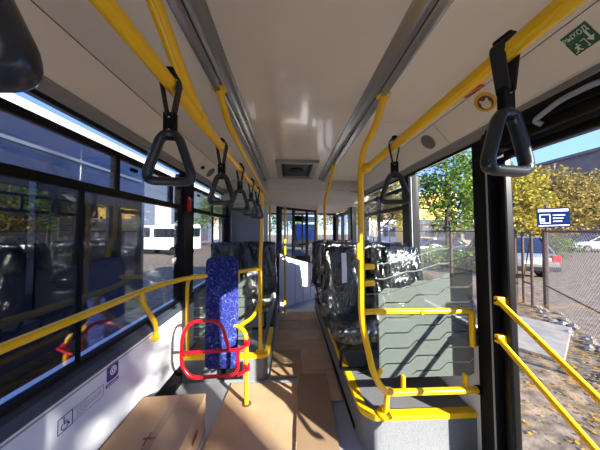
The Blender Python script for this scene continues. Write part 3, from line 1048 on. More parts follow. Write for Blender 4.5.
MB().prism([(0.92, 0.30), (1.06, 0.30), (1.06, 0.44), (0.92, 0.44)], lambda u, v, k: cabp(u, v, k - 1, 0.006)).build('vent_plate', 'cabgrey', cd_)

cp = thing('cab_screen', 'grey panel screen behind the driver at the left front', 'screen', (0, 0, 0))
MB().box(-1.10, -0.52, 4.28, 4.31, 0.26, 1.97).build('panel', 'cabgrey', cp)
MB().box(-0.50, -0.42, 4.27, 4.31, 0.26, 1.97).build('light_post', 'wallpanel', cp, bevel=0.008)
MB().box(-0.42, -0.26, 4.29, 4.305, 1.0, 1.95).build('side_pane', 'glassR', cp)
MB().box(-0.42, -0.26, 4.28, 4.31, 0.26, 1.0).build('side_panel', 'white', cp)
MB().box(-0.26, -0.205, 4.27, 4.32, 0.0, 1.99).build('black_post', 'black', cp)

db = thing('dashboard', 'black driver dashboard below the windscreen', 'dashboard', (0, 0, 0))
MB().prism([(5.75, 0.0), (6.33, 0.0), (6.33, 0.98), (6.10, 1.02), (5.80, 0.88)], lambda u, v, k: (XL + 0.02 + 1.75 * k, u, v)).build('dash_body', 'dash', db, bevel=0.02)
MB().prism([(5.86, 0.93), (6.06, 1.02), (6.06, 1.12), (5.98, 1.12)], lambda u, v, k: (-0.70 + 0.6 * k, u, v)).build('instrument_hood', 'dash', db, bevel=0.01)
sw = thing('steering_wheel', 'black steering wheel in the driver cab', 'steering wheel', (-0.42, 5.62, 1.0))
ring = [(0.21 * math.cos(a), 0.21 * math.sin(a) * 0.8, 0.21 * math.sin(a) * 0.6) for a in [2 * PI * i / 24 for i in range(24)]]
MB().tube(ring, 0.014, 8, closed=True).build('rim', 'rubber', sw, smooth=True)
for a in (90, 210, 330):
    c_, s_ = math.cos(math.radians(a)) * 0.2, math.sin(math.radians(a)) * 0.2
    MB().tube([(0, 0, 0), (c_, s_ * 0.8, s_ * 0.6)], 0.012, 6).build('spoke', 'rubber', sw, smooth='auto')
MB().lathe([(0.05, -0.02), (0.05, 0.02)], (0, 0, 0), (0, -0.6, 0.8), 14).build('hub', 'rubber', sw, smooth='auto')
MB().tube([(0, 0.0, 0), (0, 0.32, -0.36)], 0.03, 8).build('column', 'dash', sw, smooth='auto')

# ------------------------------------------------------------------ ceiling fittings
t = thing('roof_hatch', 'square ceiling hatch with dark recess at the far end', 'hatch', (0, 0, 0))
hx0, hx1, hy0, hy1 = -0.175, 0.345, 2.60, 3.42
for a in ((hx0, hx1, hy0, hy0 + 0.07), (hx0, hx1, hy1 - 0.07, hy1), (hx0, hx0 + 0.07, hy0 + 0.07, hy1 - 0.07), (hx1 - 0.07, hx1, hy0 + 0.07, hy1 - 0.07)):
    MB().box(*a, ZC - 0.035, ZC).build('frame', 'trimgrey', t, bevel=0.006)
MB().box(hx0 + 0.07, hx1 - 0.07, hy0 + 0.07, hy1 - 0.07, ZC - 0.006, ZC).build('lid', 'dash', t)
MB().lathe([(0.10, 0), (0.10, 0.012), (0.07, 0.016)], (0.085, 3.01, ZC - 0.006), (0, 0, -1), 18).build('vent_disc', 'rubber', t, smooth='auto')
for x in (hx0 + 0.085, hx1 - 0.105):
    MB().box(x, x + 0.02, hy0 + 0.12, hy1 - 0.12, ZC - 0.028, ZC - 0.006).build('hinge_arm', 'rubber', t)


def side_frame(px, py, sgn):
    """point + frame on the sloping side ceiling panel"""
    d = CAMR @ Vector(((px - 300) / F, -(py - 225) / F, -1))
    # panel line: z = 2.252 - 0.0882*(|x-0.065|-0.472)
    # solve along the ray
    lo, hi = 0.01, 12.0
    for _ in range(60):
        m_ = (lo + hi) / 2
        p = CAMP + d * m_
        e_ = abs(p.x - 0.085)
        zp = 2.3185 - 1.122 * (e_ - 0.986) if e_ > 0.985 else 2.32
        if p.z > zp:
            hi = m_
        else:
            lo = m_
    p = CAMP + d * lo
    slope = Vector((sgn, 0, -1.122)).normalized()         # outward, downwards
    n = Vector((-1.122 * sgn, 0, -1)).normalized()
    return p, slope, n


for px, py, sgn, lb, r in ((428, 142, 1, 'round grey speaker grille in the right ceiling panel', 0.062), (210.5, 172.5, -1, 'round grey speaker grille in the left ceiling panel', 0.062)):
    p, sl_, n = side_frame(px, py, sgn)
    t = thing('ceiling_speaker', lb, 'speaker', (0, 0, 0))
    MB().lathe([(r, 0.0), (r, 0.004), (r * 0.9, 0.007), (r * 0.4, 0.009)], p, n, 24).build('grille', 'speaker', t, smooth='auto')
    MB().lathe([(r * 1.08, -0.001), (r * 1.08, 0.003), (r * 1.02, 0.004)], p, n, 24).build('rim', 'trimgrey', t, smooth='auto')
p, sl_, n = side_frame(202.5, 167.5, -1)
t = thing('ceiling_sensor', 'small black square fitting beside the left ceiling speaker', 'fitting')
m_ = frame_mtx(p, (0, 1, 0), sl_)
MB().box(-0.03, 0.03, -0.02, 0.02, -0.01, 0.01, m_).build('housing', 'rubber', t, bevel=0.003)
MB().box(-0.02, 0.02, -0.012, 0.012, -0.013, 0.013, m_).build('lens', 'carglass', t)


def sticker_frame(px, py, sgn, rightpx):
    p, sl_, n = side_frame(px, py, sgn)
    q, _, _ = side_frame(*rightpx, sgn)
    r = (q - p)
    r -= n * r.dot(n)
    up = n.cross(r).normalized()
    return frame_mtx(p + n * 0.001, r, up)


def px_frame(l, r, t_, b_, W_, H_):
    """frame on the sloping panel whose local W_ x H_ rectangle fills the given mid-edge pixels"""
    pl_, pr_, pt_, pb_ = [side_frame(*q, 1)[0] for q in (l, r, t_, b_)]
    n_ = side_frame(*l, 1)[2]
    return frame_mtx((pl_ + pr_ + pt_ + pb_) / 4 + n_ * 0.001, pr_ - pl_, pt_ - pb_) @ Matrix.Diagonal(((pr_ - pl_).length / W_, (pt_ - pb_).length / H_, 1, 1))


# ВЫХОД exit sign
m_ = sticker_frame(580, 38.5, 1, (594, 29.5))
t = thing('exit_sign', 'green exit sign with white writing and arrow at the top right', 'sign')
W_, H_ = 0.105, 0.085
m_ = px_frame((568, 48), (593.5, 29.5), (574, 29), (588, 48), W_, H_)
MB().box(-W_ / 2, W_ / 2, -H_ / 2, H_ / 2, -0.0008, 0.0008, m_).build('sign_plate', 'green', t)
text('lettering', 'ВЫХОД', 0.026, m_ @ Matrix.Translation((-0.003, 0.022, 0.0015)), 'greenwhite', t)
text('faint_lettering', 'EXIT', 0.012, m_ @ Matrix.Translation((-0.030, 0.005, 0.0012)), 'etch', t)


def flat(parts, z, mtx, name, m, parent):
    mb = MB()
    for poly in parts:
        mb.prism(poly, lambda u, v, k: mtx @ Vector((u, v, z + 0.0006 * k)))
    return mb.build(name, m, parent)


flat([[(0.026, 0.012), (0.034, 0.012), (0.034, -0.012), (0.045, -0.012), (0.030, -0.030), (0.015, -0.012), (0.026, -0.012)]], 0.001, m_, 'arrow', 'greenwhite', t)
flat([[(-0.026, -0.008), (-0.021, -0.004), (-0.017, -0.008), (-0.021, -0.012)],
      [(-0.034, -0.014), (-0.016, -0.013), (-0.012, -0.018), (-0.015, -0.020), (-0.020, -0.017), (-0.024, -0.026), (-0.014, -0.034), (-0.018, -0.037), (-0.030, -0.029), (-0.034, -0.036), (-0.046, -0.036), (-0.046, -0.033), (-0.036, -0.031), (-0.030, -0.020), (-0.038, -0.019)]],
     0.001, m_, 'running_figure', 'greenwhite', t)
flat([[(-0.006, -0.004), (0.012, -0.004), (0.012, -0.007), (-0.006, -0.007)], [(0.009, -0.007), (0.012, -0.007), (0.012, -0.034), (0.009, -0.034)],
      [(0.003, -0.034), (0.014, -0.034), (0.014, -0.037), (0.003, -0.037)]], 0.001, m_, 'door_outline', 'greenwhite', t)

m_ = px_frame((475.5, 107), (495.5, 96.5), (481, 93), (489.5, 111), 0.06, 0.06)
t = thing('round_sticker', 'round yellow sticker with a brown printed face above the door', 'sticker')
R_ = 0.030
circ = lambda r, cx=0, cy=0, n=20: [(cx + r * math.cos(2 * PI * i / n), cy + r * math.sin(2 * PI * i / n)) for i in range(n)]
flat([circ(R_)], 0.0, m_, 'disc', 'yellowsign', t)
flat([circ(R_ * 0.72, 0, -0.002)], 0.0007, m_, 'print_face', 'brownprint', t)
flat([circ(R_ * 0.45, 0, -0.008)], 0.0014, m_, 'print_muzzle', 'bcream', t)
flat([circ(0.004, -0.009, 0.006, 10), circ(0.004, 0.009, 0.006, 10)], 0.0021, m_, 'print_eyes', 'bcream', t)
m_ = px_frame((462, 97), (483.5, 84.5), (471.5, 88.5), (474, 93.5), 0.068, 0.016)
t = thing('strip_sticker', 'small red strip sticker above the round yellow one', 'sticker')
flat([[(-0.034, -0.008), (0.034, -0.008), (0.034, 0.008), (-0.034, 0.008)]], 0.0, m_, 'strip', 'redsign', t)
flat([[(-0.028, -0.002), (0.028, -0.002), (0.028, 0.000), (-0.028, 0.000)]], 0.0008, m_, 'print_line', 'yellowsign', t)

# paper notices on the glass
for (px, py, lb, W_, H_) in ((367, 227, 'white paper notice taped to the right window beside the wrapped seats', 0.21, 0.30), (352, 219, 'small white paper notice on the window before the front door', 0.15, 0.21)):
    p = P(px, py, x=1.302)
    t = thing('paper_notice', lb, 'notice')
    m_ = frame_mtx((1.302, p.y, p.z), (0, -1, 0), (0, 0, 1))
    flat([[(-W_ / 2, -H_ / 2), (W_ / 2, -H_ / 2), (W_ / 2, H_ / 2), (-W_ / 2, H_ / 2)]], 0.0, m_, 'sheet', 'whitepaper', t)
    flat([[(-W_ * 0.4, H_ * (0.34 - 0.14 * r_)), (W_ * 0.4, H_ * (0.34 - 0.14 * r_)), (W_ * 0.4, H_ * (0.38 - 0.14 * r_)), (-W_ * 0.4, H_ * (0.38 - 0.14 * r_))] for r_ in range(5)], 0.0008, m_, 'print_lines', 'cabgrey', t)

# red emergency hammer on the pillar
t = thing('emergency_hammer', 'red emergency hammer on the black left window pillar', 'hammer', (XL + 0.035, 2.47, 1.80))
MB().box(0, 0.03, -0.02, 0.02, -0.07, 0.09).build('holder', 'red', t, bevel=0.008)
MB().tube([(0.035, 0, -0.06), (0.035, 0, 0.06)], 0.012, 8).build('grip', 'red', t, smooth='auto')
MB().tube([(0.035, -0.035, 0.062), (0.035, 0.035, 0.062)], 0.010, 8).build('head', 'chrome', t, smooth='auto')

# ------------------------------------------------------------------ stickers on the left wall
XW = -1.082


def wallp(px, py):
    return P(px, py, x=XW)


a, b = wallp(57, 440), wallp(72, 427)
ya, yb = wallp(57, 430).y, wallp(72.5, 415).y
zc = (wallp(57, 430).z + wallp(72.5, 415).z) / 2
t = thing('wheelchair_sign', 'white wheelchair symbol sticker on the left wall panel', 'sign')
m_ = frame_mtx((XW + 0.001, (ya + yb) / 2, zc), (0, 1, 0), (0, 0, 1))
S_ = yb - ya
flat([[(-S_ / 2, -S_ / 2), (S_ / 2, -S_ / 2), (S_ / 2, S_ / 2), (-S_ / 2, S_ / 2)]], 0, m_, 'plate', 'whitepaper', t)
e, q = S_ / 2, S_ / 2 - 0.004
flat([[(-e, -e), (e, -e), (q, -q), (-q, -q)], [(e, -e), (e, e), (q, q), (q, -q)], [(e, e), (-e, e), (-q, q), (q, q)], [(-e, e), (-e, -e), (-q, -q), (-q, q)]], 0.0007, m_, 'border', 'navy', t)
k_ = S_ / 0.12
arcp = [(0.030 * k_ * math.cos(math.radians(a_)) - 0.006 * k_, 0.030 * k_ * math.sin(math.radians(a_)) - 0.020 * k_) for a_ in range(120, 400, 20)]
arci = [(0.023 * k_ * math.cos(math.radians(a_)) - 0.006 * k_, 0.023 * k_ * math.sin(math.radians(a_)) - 0.020 * k_) for a_ in range(380, 100, -20)]
fig = [arcp[i:i + 2] + [arci[len(arci) - 2 - i], arci[len(arci) - 1 - i]] for i in range(len(arcp) - 1)]
fig = [[f[0], f[1], f[2], f[3]] for f in fig]
sc = lambda pts: [(x * k_, y * k_) for x, y in pts]
fig += [sc(circ(0.007, -0.012, 0.040, 10)), sc([(-0.016, 0.031), (-0.008, 0.031), (-0.004, -0.008), (-0.012, -0.008)]), sc([(-0.010, 0.014), (0.014, 0.014), (0.014, 0.008), (-0.010, 0.008)]),
        sc([(-0.010, -0.002), (0.022, -0.002), (0.022, -0.009), (-0.010, -0.009)]), sc([(0.016, -0.004), (0.023, -0.004), (0.036, -0.032), (0.029, -0.034)])]
flat(fig, 0.0007, m_, 'symbol', 'navy', t)
t = thing('notice_strip', 'long white notice with fine print beside the wheelchair sticker', 'notice')
y0, y1 = yb + 0.006, wallp(103, 396).y
m2 = frame_mtx((XW + 0.001, (y0 + y1) / 2, zc), (0, 1, 0), (0, 0, 1))
L_ = (y1 - y0) / 2
hh = S_ * 0.44
flat([[(-L_, -hh), (L_, -hh), (L_, hh), (-L_, hh)]], 0, m2, 'plate', 'whitepaper', t)
flat([[(-L_, -hh), (L_, -hh), (L_, -hh + 0.002), (-L_, -hh + 0.002)], [(-L_, hh - 0.002), (L_, hh - 0.002), (L_, hh), (-L_, hh)], [(L_ - 0.002, -hh), (L_, -hh), (L_, hh), (L_ - 0.002, hh)]], 0.0007, m2, 'border', 'navy', t)
rows = []
for r_ in range(5):
    x = -L_ + 0.012
    zr = hh * 0.66 - r_ * hh * 0.32
    end = L_ - (0.012 if r_ not in (0, 4) else 0.10)
    while x < end - 0.01:
        ww = random.uniform(0.010, 0.026)
        rows.append([(x, zr - 0.0022), (min(x + ww, end), zr - 0.0022), (min(x + ww, end), zr + 0.0022), (x, zr + 0.0022)])
        x += ww + 0.005
flat(rows, 0.0007, m2, 'fine_print', 'cabgrey', t)
c_ = wallp(112.5, 373)
t = thing('stop_sticker', 'blue round button sticker on the left wall panel', 'sticker')
m_ = frame_mtx((XW + 0.001, c_.y, c_.z), (0, 1, 0), (0, 0, 1))
flat([rrect(-0.045, 0.045, -0.036, 0.062, 0.018, 0.022)], 0, m_, 'plate', 'bluesign', t)
flat([circ(0.026, 0.004, 0.016)], 0.0007, m_, 'disc', 'whitepaper', t)
flat([circ(0.019, 0.004, 0.016)], 0.0014, m_, 'ring', 'bluesign', t)
flat([circ(0.015, 0.004, 0.016)], 0.0021, m_, 'button', 'whitepaper', t)
flat([[(0.0, 0.008), (0.008, 0.008), (0.008, 0.024), (0.0, 0.024)]], 0.0028, m_, 'mark', 'navy', t)
flat([[(-0.050, -0.064), (0.048, -0.064), (0.048, -0.044), (-0.050, -0.044)]], 0, m_, 'caption', 'bluesign', t)
flat([[(-0.042, -0.057), (0.040, -0.057), (0.040, -0.052), (-0.042, -0.052)]], 0.0007, m_, 'caption_print', 'whitepaper', t)

# ------------------------------------------------------------------ cardboard
bx = thing('cardboard_box', 'brown cardboard box with taped top standing against the left wall', 'box', (-0.838, 1.345, 0.0), math.radians(2))
HX, Y0, Y1, BH = 0.222, -0.40, 0.40, 0.30
MB().box(-HX, HX, Y0, Y1, 0.004, BH - 0.006).build('carton_body', 'carddark', bx, bevel=0.004)
MB().box(-HX, 0.028, Y0, Y1, BH - 0.005, BH).build('top_flap', 'carddark', bx)
MB().box(0.031, HX, Y0, Y1, BH - 0.005, BH + 0.001).build('top_flap', 'carddark', bx)
MB().box(0.008, 0.056, Y0 - 0.001, Y1 + 0.001, BH + 0.001, BH + 0.0018).build('seam_tape', 'tape', bx)
MB().box(-0.02, 0.05, 0.04, 0.055, BH + 0.0018, BH + 0.0025).build('print_mark', 'brownprint', bx)
MB().box(0.0, 0.008, 0.0, 0.09, BH + 0.0018, BH + 0.0025).build('print_mark', 'brownprint', bx)
hole = rrect(0.14, 0.24, 0.14, 0.18, 0.0199, 0.0199, 5)
MB().prism(hole, lambda u, v, k: (HX - 0.001 + 0.0022 * k, u, v)).build('hand_hole', 'brownprint', bx)
MB().box(HX, HX + 0.001, Y0, Y1, 0.035, 0.045).build('blue_print_line', 'bluesign', bx)

sheets = [   # x0, x1, y0, y1, z, rot, warp, label
    (-0.20, 0.47, 3.45, 4.25, 0.003, 1.0, 0.012, 'flat brown cardboard sheet at the far end of the aisle floor'),
    (-0.19, 0.47, 2.86, 3.47, 0.007, -1.0, 0.004, 'flat brown cardboard sheet crossing the middle of the aisle'),
    (-0.20, 0.20, 2.36, 2.90, 0.011, 0.5, 0.004, 'brown cardboard sheet on the left half of the aisle beside the left platform'),
    (0.14, 0.47, 2.02, 2.90, 0.015, 0.0, 0.004, 'narrow brown cardboard sheet along the right platform'),
    (-0.60, 0.16, 0.80, 2.29, 0.007, -2.0, 0.006, 'large near brown cardboard sheet right of the box'),
    (0.04, 0.34, 0.70, 2.40, 0.020, -3.0, 0.006, 'near dark brown cardboard strip with a cut edge on the aisle floor'),
]
for si, (x0, x1, y0, y1, z, rot, wp, lb) in enumerate(sheets):
    cx, cy = (x0 + x1) / 2, (y0 + y1) / 2
    o = empty('cardboard_sheet', (cx, cy, 0), math.radians(rot))
    tag(o, lb, 'cardboard', 'cardboard sheets protecting the aisle floor')
    nx, ny = 14, 20
    vs, fs = [], []
    hx_, hy_ = (x1 - x0) / 2, (y1 - y0) / 2
    for lay in (0, 1):
        for j in range(ny + 1):
            for i in range(nx + 1):
                X_, Y_ = -hx_ + 2 * hx_ * i / nx, -hy_ + 2 * hy_ * j / ny
                zz_ = z + wp * max(0, noise.noise(Vector((X_ * 4 + cx * 7, Y_ * 4 + cy * 7, 0)))) + 0.0035 * lay
                vs.append((X_, Y_, zz_))
    n1 = (nx + 1) * (ny + 1)
    idx = lambda i, j, l: l * n1 + j * (nx + 1) + i
    for j in range(ny):
        for i in range(nx):
            fs.append((idx(i, j, 1), idx(i + 1, j, 1), idx(i + 1, j + 1, 1), idx(i, j + 1, 1)))
            fs.append((idx(i, j, 0), idx(i, j + 1, 0), idx(i + 1, j + 1, 0), idx(i + 1, j, 0)))
    top = MB().add(vs, fs)
    for i in range(nx):
        top.f += [(idx(i, 0, 0), idx(i + 1, 0, 0), idx(i + 1, 0, 1), idx(i, 0, 1)), (idx(i, ny, 1), idx(i + 1, ny, 1), idx(i + 1, ny, 0), idx(i, ny, 0))]
    for j in range(ny):
        top.f += [(idx(0, j, 1), idx(0, j + 1, 1), idx(0, j + 1, 0), idx(0, j, 0)), (idx(nx, j, 0), idx(nx, j + 1, 0), idx(nx, j + 1, 1), idx(nx, j, 1))]
    top.build('sheet', ('card1', 'card', 'card1', 'card', 'card', 'card2')[si], o, smooth='auto')
    MB().box(-hx_, -hx_ + 0.004, -hy_, hy_, z - 0.001, z + 0.005).build('cut_edge', 'cardedge', o)
    MB().box(-hx_, hx_, -0.003, 0.003, z + wp * 0.4, z + 0.0045 + wp * 0.4).build('fold_crease', 'tape', o)

# ------------------------------------------------------------------ outside
gr = MB().box(-70, 90, -60, 120, GZ - 0.2, GZ).build('ground', 'ground')
tag(gr, 'dusty gravel and asphalt yard outside the bus', 'ground', kind='structure')
a = P(560, 350, z=GZ)
sb = MB().box(-0.9, 0.9, -0.45, 0.45, 0, 0.05).build('concrete_slab', 'slab', bevel=0.01)
sb.location = (4.3, 3.9, GZ)
sb.rotation_euler.z = math.radians(35)
tag(sb, 'pale concrete slab lying on the yard near the door', 'slab')


def fence_run(a, b, label, h=1.85, gate=False):
    a, b = Vector(a), Vector(b)
    u = (b - a)
    L = u.length
    u.normalize()
    t = thing('chain_link_fence', label, 'fence', (0, 0, 0))

    def fp(s_, z_):
        return a + u * s_ + Vector((0, 0, GZ + z_))
    nposts = max(2, int(round(L / 2.4)) + 1)
    for i in range(nposts):
        s_ = L * i / (nposts - 1)
        MB().tube([fp(s_, 0), fp(s_, h + 0.05)], 0.04, 8).build('post', 'rust', t, smooth='auto')
    MB().tube([fp(0, h), fp(L, h)], 0.022, 8).build('top_rail', 'rust', t, smooth='auto')
    MB().tube([fp(0, 0.55), fp(L, 0.55)], 0.016, 6).build('low_rail', 'rust', t, smooth='auto')
    mb = MB()
    sp = 0.085
    n = int((L + h) / sp)
    for i in range(n):
        for dirn in (1, -1):
            s0 = i * sp - h if dirn > 0 else i * sp
            s1 = s0 + h if dirn > 0 else s0 - h
            z0, z1 = 0.06, h
            # clip to [0, L]
            def cl(sA, zA, sB, zB):
                pts = []
                for (sa, za, sb_, zb) in ((sA, zA, sB, zB),):
                    tt0, tt1 = 0.0, 1.0
                    ds = sb_ - sa
                    for lim, sign in ((0.0, 1), (L, -1)):
                        v0, v1 = (sa - lim) * sign, (sb_ - lim) * sign
                        if v0 < 0 and v1 < 0:
                            return None
                        if v0 < 0:
                            tt0 = max(tt0, v0 / (v0 - v1))
                        elif v1 < 0:
                            tt1 = min(tt1, v0 / (v0 - v1))
                    if tt1 <= tt0:
                        return None
                    return (sa + ds * tt0, za + (zb - za) * tt0, sa + ds * tt1, za + (zb - za) * tt1)
            r = cl(s0, z0, s1, z1)
            if r and abs(r[2] - r[0]) > 0.02:
                mb.tube([fp(r[0], r[1]), fp(r[2], r[3])], 0.0035, 3, caps=False)
    tag(mb.build('wire_mesh', 'wire', t), kind='stuff')
    return t


pA, pB, pC_ = P(546, 308, z=GZ), P(524, 303, z=GZ), P(600, 347, z=GZ)
pA.z = pB.z = pC_.z = 0
dirn = (pC_ - pA).normalized()
fence_run(pA, pA + dirn * 3.6, 'chain-link fence with brown posts running beside the door')
fence_run(pB + Vector((-0.1, 0.1, 0)), pB + Vector((-0.55, 9.0, 0)), 'far chain-link fence seen through the side windows')
t = thing('fence_gate', 'narrow brown steel gate between the two fence runs', 'gate')
for p in (pB, pA + Vector((-0.22, 0.1, 0))):
    MB().tube([p + Vector((0, 0, GZ)), p + Vector((0, 0, GZ + 1.85))], 0.03, 8).build('gate_post', 'rust', t, smooth='auto')
q_ = pA + Vector((-0.22, 0.1, 0))
for z_ in (0.55, 1.83):
    MB().tube([pB + Vector((0, 0, GZ + z_)), q_ + Vector((0, 0, GZ + z_))], 0.02, 8).build('gate_rail', 'rust', t, smooth='auto')
MB().tube([pB + Vector((0, 0, GZ + 0.55)), q_ + Vector((0, 0, GZ + 1.83))], 0.014, 6).build('gate_brace', 'rust', t, smooth='auto')

# blue sign on the fence
yS = pA.y - 0.1
c0, c1 = P(538.5, 208, y=yS), P(568.5, 227, y=yS)
t = thing('blue_notice_board', 'blue notice board with white print fixed on the fence post', 'sign', (0, 0, 0))
m_ = frame_mtx(((c0.x + c1.x) / 2, yS, (c0.z + c1.z) / 2), (1, -0.10, 0.03), (0, 0, 1))
W_, H_ = abs(c1.x - c0.x), abs(c0.z - c1.z)
MB().box(-W_ / 2, W_ / 2, -H_ / 2, H_ / 2, -0.012, 0, m_).build('board', 'deepblue', t)
wd = []
x = -W_ * 0.46
while x < W_ * 0.44:
    ww = random.uniform(0.03, 0.05)
    wd.append([(x, H_ * 0.32), (x + ww, H_ * 0.32), (x + ww, H_ * 0.44), (x, H_ * 0.44)])
    x += ww + 0.012
flat(wd, 0.0, m_, 'heading_print', 'whitepaper', t)
fr = []
fx0, fx1, fz0, fz1, th = -W_ * 0.42, -W_ * 0.10, -H_ * 0.30, H_ * 0.18, 0.014
fr += [[(fx0, fz0), (fx1, fz0), (fx1, fz0 + th), (fx0, fz0 + th)], [(fx0, fz1 - th), (fx1, fz1 - th), (fx1, fz1), (fx0, fz1)], [(fx0, fz0), (fx0 + th, fz0), (fx0 + th, fz1), (fx0, fz1)], [(fx1 - th, fz0), (fx1, fz0), (fx1, fz1), (fx1 - th, fz1)]]
fr += [[(fx0 + 0.04, fz0 + 0.05), (fx0 + 0.11, fz0 + 0.05), (fx0 + 0.11, fz0 + 0.12), (fx0 + 0.04, fz0 + 0.12)]]
flat(fr, 0.0, m_, 'picture_frame', 'whitepaper', t)
ln_ = []
for r_ in range(3):
    z_ = H_ * (0.12 - 0.16 * r_)
    ln_.append([(-W_ * 0.02, z_ - 0.012), (W_ * (0.36, 0.30, 0.26)[r_], z_ - 0.012), (W_ * (0.36, 0.30, 0.26)[r_], z_ + 0.012), (-W_ * 0.02, z_ + 0.012)])
flat(ln_, 0.0, m_, 'text_lines', 'cabgrey', t)
flat([[(-W_ * 0.47, -H_ * 0.44), (W_ * 0.47, -H_ * 0.44), (W_ * 0.47, -H_ * 0.40), (-W_ * 0.47, -H_ * 0.40)]], 0.0, m_, 'base_line', 'whitepaper', t)
MB().tube([pA + Vector((0.02, -0.04, GZ)), pA + Vector((0.02, -0.04, GZ + 2.5))], 0.025, 8).build('sign_pole', 'rust', t, smooth='auto')


# cars
def car(name, label, loc, rz, paint, suv=False):
    t = thing(name, label, 'car', loc, rz)
    # side profile in (y along length, z); car centred, front at +y
    h = 1.62 if suv else 1.45
    low = [(-2.15, 0.32), (2.15, 0.32), (2.2, 0.55), (2.1, 0.78), (1.2, 0.95), (-2.0, 1.0), (-2.2, 0.85), (-2.2, 0.5)]
    MB().prism(low, lambda u, v, k: (-0.86 + 1.72 * k, u, v)).build('body', paint, t, bevel=0.07, smooth='auto')
    cab = [(1.15, 0.93), (0.45, h - 0.06), (0.1, h), (-1.4, h - 0.02), (-1.95, 0.98)] if suv else [(1.1, 0.93), (0.35, h - 0.05), (0.0, h), (-1.0, h - 0.04), (-1.85, 0.98)]
    MB().prism(cab, lambda u, v, k: (-0.74 + 1.48 * k, u, v)).build('cabin_glass', 'carglass', t, bevel=0.05, smooth='auto')
    rf = [(0.42, h - 0.05), (0.1, h + 0.012), (-1.3, h + 0.0), (-1.45, h - 0.07), (-1.3, h - 0.06), (0.1, h - 0.05)]
    MB().prism(rf, lambda u, v, k: (-0.75 + 1.5 * k, u, v)).build('roof', paint, t, bevel=0.02)
    for sx in (-0.75, 0.75):
        MB().bar((sx * 1.06, 1.15, 0.93), (sx, 0.40, h - 0.04), 0.05, 0.07).build('pillar', paint, t)
        MB().bar((sx * 1.06, -1.95, 0.98), (sx, -1.38, h - 0.04), 0.05, 0.12).build('pillar', paint, t)
        MB().bar((sx * 1.02, -0.35, 0.95), (sx * 1.0, -0.40, h - 0.04), 0.04, 0.07).build('pillar', paint, t)
        for yy in (1.35, -1.35):
            wh = MB().lathe([(0.20, -0.10), (0.31, -0.09), (0.32, 0), (0.31, 0.09), (0.20, 0.10)], (sx * 1.05, yy, 0.32), (1, 0, 0), 20).build('wheel', 'tyre', t, smooth='auto')
            MB().lathe([(0.19, -0.108), (0.19, 0.108)], (sx * 1.05, yy, 0.32), (1, 0, 0), 14).build('hub_cap', 'carsilver', wh, smooth='auto')
        MB().box(sx * 0.98 - 0.13, sx * 0.98 + 0.13, -2.215, -2.05, 0.70, 0.94).build('tail_light', 'taillight', t, bevel=0.02)
        MB().box(sx * 0.95 - 0.14, sx * 0.95 + 0.14, 2.02, 2.19, 0.62, 0.76).build('headlight', 'bwhite', t, bevel=0.02)
    MB().box(-0.26, 0.26, -2.235, -2.20, 0.62, 0.73).build('number_plate', 'bwhite', t)
    MB().box(-0.84, 0.84, -2.26, -2.12, 0.34, 0.52).build('rear_bumper', 'rubber' if suv else paint, t, bevel=0.03)
    MB().box(-0.84, 0.84, 2.12, 2.26, 0.34, 0.52).build('front_bumper', 'rubber' if suv else paint, t, bevel=0.03)
    return t


c_ = P(529, 281, z=GZ)
car('parked_car', 'silver car with red tail lights parked behind the fence gate', (c_.x + 0.95, c_.y + 2.2, GZ), math.radians(-18), 'carsilver', True)
c_ = P(582, 252, z=GZ)
car('parked_car', 'white car parked far right across the yard', (c_.x + 1.6, c_.y, GZ), math.radians(70), 'carwhite')
car('parked_car', 'dark blue car parked under the green tree outside the side window', (9.0, 14.2, GZ), math.radians(96), 'carblue')

# trees


def tree(name, label, loc, trunk_h, blobs, fol, n, leaf=0.16, tr=0.14, group='trees around the yard'):
    t = thing(name, label, 'tree', loc, 0, group)
    rnd = random.Random(sum(ord(c) for c in label))
    top = Vector(blobs[0][0])
    MB().tube([(0, 0, 0), (0.05, 0.03, trunk_h * 0.5), (top.x * 0.4, top.y * 0.4, trunk_h), (top.x * 0.8, top.y * 0.8, top.z)], tr, 8, fil=0.2).build('trunk', 'bark', t, smooth='auto')
    for (c, r) in blobs[1:]:
        c = Vector(c)
        s_ = Vector((top.x * 0.4, top.y * 0.4, trunk_h * 0.95))
        MB().tube([s_, s_.lerp(c, 0.5) + Vector((0, 0, -0.15)), c], tr * 0.35, 6, fil=0.2).build('branch', 'bark', t, smooth='auto')
    vs, fs = [], []
    tot = sum(r[0] * r[1] * r[2] for _, r in blobs)
    for (c, r) in blobs:
        m_ = int(n * r[0] * r[1] * r[2] / tot) + 40
        for _ in range(m_):
            d = Vector((rnd.gauss(0, 1), rnd.gauss(0, 1), rnd.gauss(0, 1))).normalized() * (rnd.random() ** 0.38)
            p = Vector((c[0] + d.x * r[0], c[1] + d.y * r[1], c[2] + d.z * r[2]))
            if noise.noise(p * 1.3) < -0.22:
                continue
            s_ = leaf * rnd.uniform(0.6, 1.3)
            u = Vector((rnd.gauss(0, 1), rnd.gauss(0, 1), rnd.gauss(0, 0.6))).normalized()
            v = u.orthogonal().normalized()
            v = Matrix.Rotation(rnd.random() * 6.28, 3, u) @ v
            k = len(vs)
            vs += [p - u * s_ * 0.5, p + v * s_ * 0.32, p + u * s_ * 0.5, p - v * s_ * 0.32]
            fs.append((k, k + 1, k + 2, k + 3))
    me = bpy.data.meshes.new('foliage')
    me.from_pydata([tuple(p) for p in vs], [], fs)
    me.materials.append(M[fol])
    o = bpy.data.objects.new('foliage', me)
    C.objects.link(o)
    o.parent = t
    o['kind'] = 'stuff'
    return t


